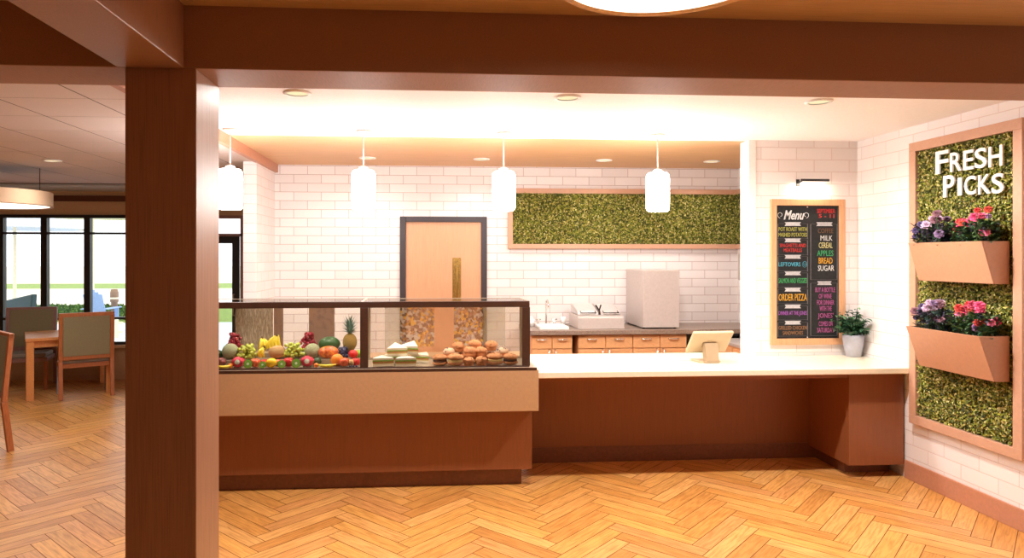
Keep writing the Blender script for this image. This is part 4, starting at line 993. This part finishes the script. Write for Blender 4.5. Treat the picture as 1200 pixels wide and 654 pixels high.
# ------------------------------------------------------------ outdoors
tag(box(-40, 20, Y_W+.13, 19, -.12, -.05).build('patio', 'patio'), kind='structure')
tag(box(-60, 30, 19, 25, -.14, -.06).build('lawn', 'grass'), kind='structure')
tag(box(-60, 30, 25, 39, -.14, -.05).build('road', 'road'), kind='structure')
tag(box(-80, 40, 39, 46, -.14, -.04).build('far_lawn', 'grass'), kind='structure')
tag(box(-120, 60, 46, 120, -.14, -.04).build('far_road', 'road'), kind='structure')
m = M(); m.T = Matrix.Identity(4); HG = [lin(c) for c in ((90, 130, 60), (70, 106, 50), (120, 150, 80), (56, 90, 44))]
mossfill(m, (-14, -6.5, -.02, .34, 20.0, -1), 4200, 'y', 8, (.08, .14), HG); 
hd = thing('hedge', 'low clipped green hedge beyond the patio', 'hedge', (-10, 20, -.06)); m.build('leaves', 'hedge', hd)['kind'] = 'stuff'; box(-14, -6.5, 19.99, 20.4, -.05, .33).build('hedge_core', plain('hedge_core', (70, 100, 46), .9, var=.3, nscale=9), hd)
def fence_post(x): 
    pass
fe = thing('patio_fence', 'low pale picket fence in front of the hedge', 'fence', (-9, 15.5, -.05))
for k in range(12):
    x = -10.5 + .33*k; m = M(); m.prism([(x-.04, -.05), (x+.04, -.05), (x+.04, .34), (x, .40), (x-.04, .34)], 15.5, 15.53, 'y'); m.build('picket', 'umb2', fe)
for z in (.05, .25): box(-10.6, -6.75, 15.53, 15.56, z, z+.05).build('rail', 'umb2', fe)
AX = px_x(118, 16)
t = thing('adirondack_chair', 'pale blue slatted garden chair on the patio', 'garden chair', (AX, 16, -.05))
def adir(t, X, Y, mat, w=.34, zt=.98):
    for k in range(5): x = X-w+.04+k*(2*w-.08)/4; m = M(); m.bar((x, Y-.1, .25), (x, Y-.38, zt-.05*abs(k-2)), .09, .02); m.build('back_slat', mat, t)
    m = M(); m.T = Matrix.Translation((X, Y+.12, .3)) @ Matrix.Rotation(R(12), 4, 'X'); m.box(-w, w, -.25, .25, -.02, .01); m.build('seat', mat, t)
    for s_ in (-1, 1):
        m = M(); m.bar((X+s_*w, Y+.33, -.05), (X+s_*w, Y+.33, .56), .09, .03); m.build('leg', mat, t)
        m = M(); m.bar((X+s_*w, Y-.45, -.05), (X+s_*w, Y+.33, .34), .10, .03); m.build('leg', mat, t)
        m = M(); m.box(X+s_*(w+.03)-.06, X+s_*(w+.03)+.06, Y-.3, Y+.4, .56, .58); m.build('arm', mat, t)
adir(t, AX, 16, 'skyblue', .2, 1.0)
t = thing('lounge_chair', 'dark teal low garden chair seen through the left window', 'garden chair', (-6.95, 12.0, -.05)); 
m = M(); m.T = Matrix.Translation((-6.95, 12.0, 0)) @ Matrix.Rotation(R(-25), 4, 'Z')
m.prism([(-.35, .15), (.35, .15), (.45, 1.12), (-.20, 1.0)], -.05, .05, 'y'); m.build('backrest', 'teal', t, bevel=.02)
m = M(); m.T = Matrix.Translation((-6.95, 12.0, 0)) @ Matrix.Rotation(R(-25), 4, 'Z'); m.box(-.38, .38, .05, .6, .25, .38); m.build('seat', 'teal', t, bevel=.02)
for a in (-.33, .33):
    for b in (.05, .52): m = M(); m.T = Matrix.Translation((-6.95, 12.0, 0)) @ Matrix.Rotation(R(-25), 4, 'Z'); m.box(a-.02, a+.02, b-.02, b+.02, -.05, .25); m.build('leg', 'teal', t)
t = thing('wooden_bollard', 'short brown garden bollard right of the pale blue chair', 'bollard', (px_x(134, 16.4), 16.4, -.05))
M().lathe([(.07, 0), (.07, .72), (.09, .74), (.09, .95), (.07, 1.03), (.001, 1.0)], 18, (px_x(134, 16.4), 16.4, -.05)).build('post', 'bollard', t, True)
M().lathe([(.092, .80), (.092, .84)], 18, (px_x(134, 16.4), 16.4, -.05)).build('band', 'umb2', t)
def umbrella(x, y, r, z, mat, label, pole):
    t = thing('patio_umbrella', label, 'umbrella', (x, y, -.05)); n = 8; h = r*.38
    vs = [(x, y, z+h)] + [(x+r*math.cos(2*math.pi*k/n), y+r*math.sin(2*math.pi*k/n), z) for k in range(n)] + [(x, y, z+h-.02)] + [(x+r*math.cos(2*math.pi*k/n), y+r*math.sin(2*math.pi*k/n), z-.02) for k in range(n)]
    m = M().add(vs, [(0, 1+k, 1+(k+1) % n) for k in range(n)] + [(n+1, n+2+(k+1) % n, n+2+k) for k in range(n)] + [(1+k, n+2+k, n+2+(k+1) % n, 1+(k+1) % n) for k in range(n)]); m.build('canopy', mat, t)
    M().cyl((x, y, -.05), (x, y, z+h+.05), .03, n=10).build('pole', pole, t)
    M().lathe([(.25, 0), (.25, .06), (.05, .08)], 20, (x, y, -.05)).build('base', 'greymetal', t)
    for k in range(n): a = 2*math.pi*k/n; m = M(); m.bar((x, y, z+h-.04), (x+r*.97*math.cos(a), y+r*.97*math.sin(a), z-.02), .018, .018); m.build('rib', pole, t)
umbrella(-7.9, 13.6, 1.25, 2.28, 'umb', 'pale grey patio umbrella seen through the left window', 'umb2')
umbrella(-8.5, 17.9, 1.6, 2.75, 'umb2', 'cream patio umbrella seen through the second window', 'umb2')
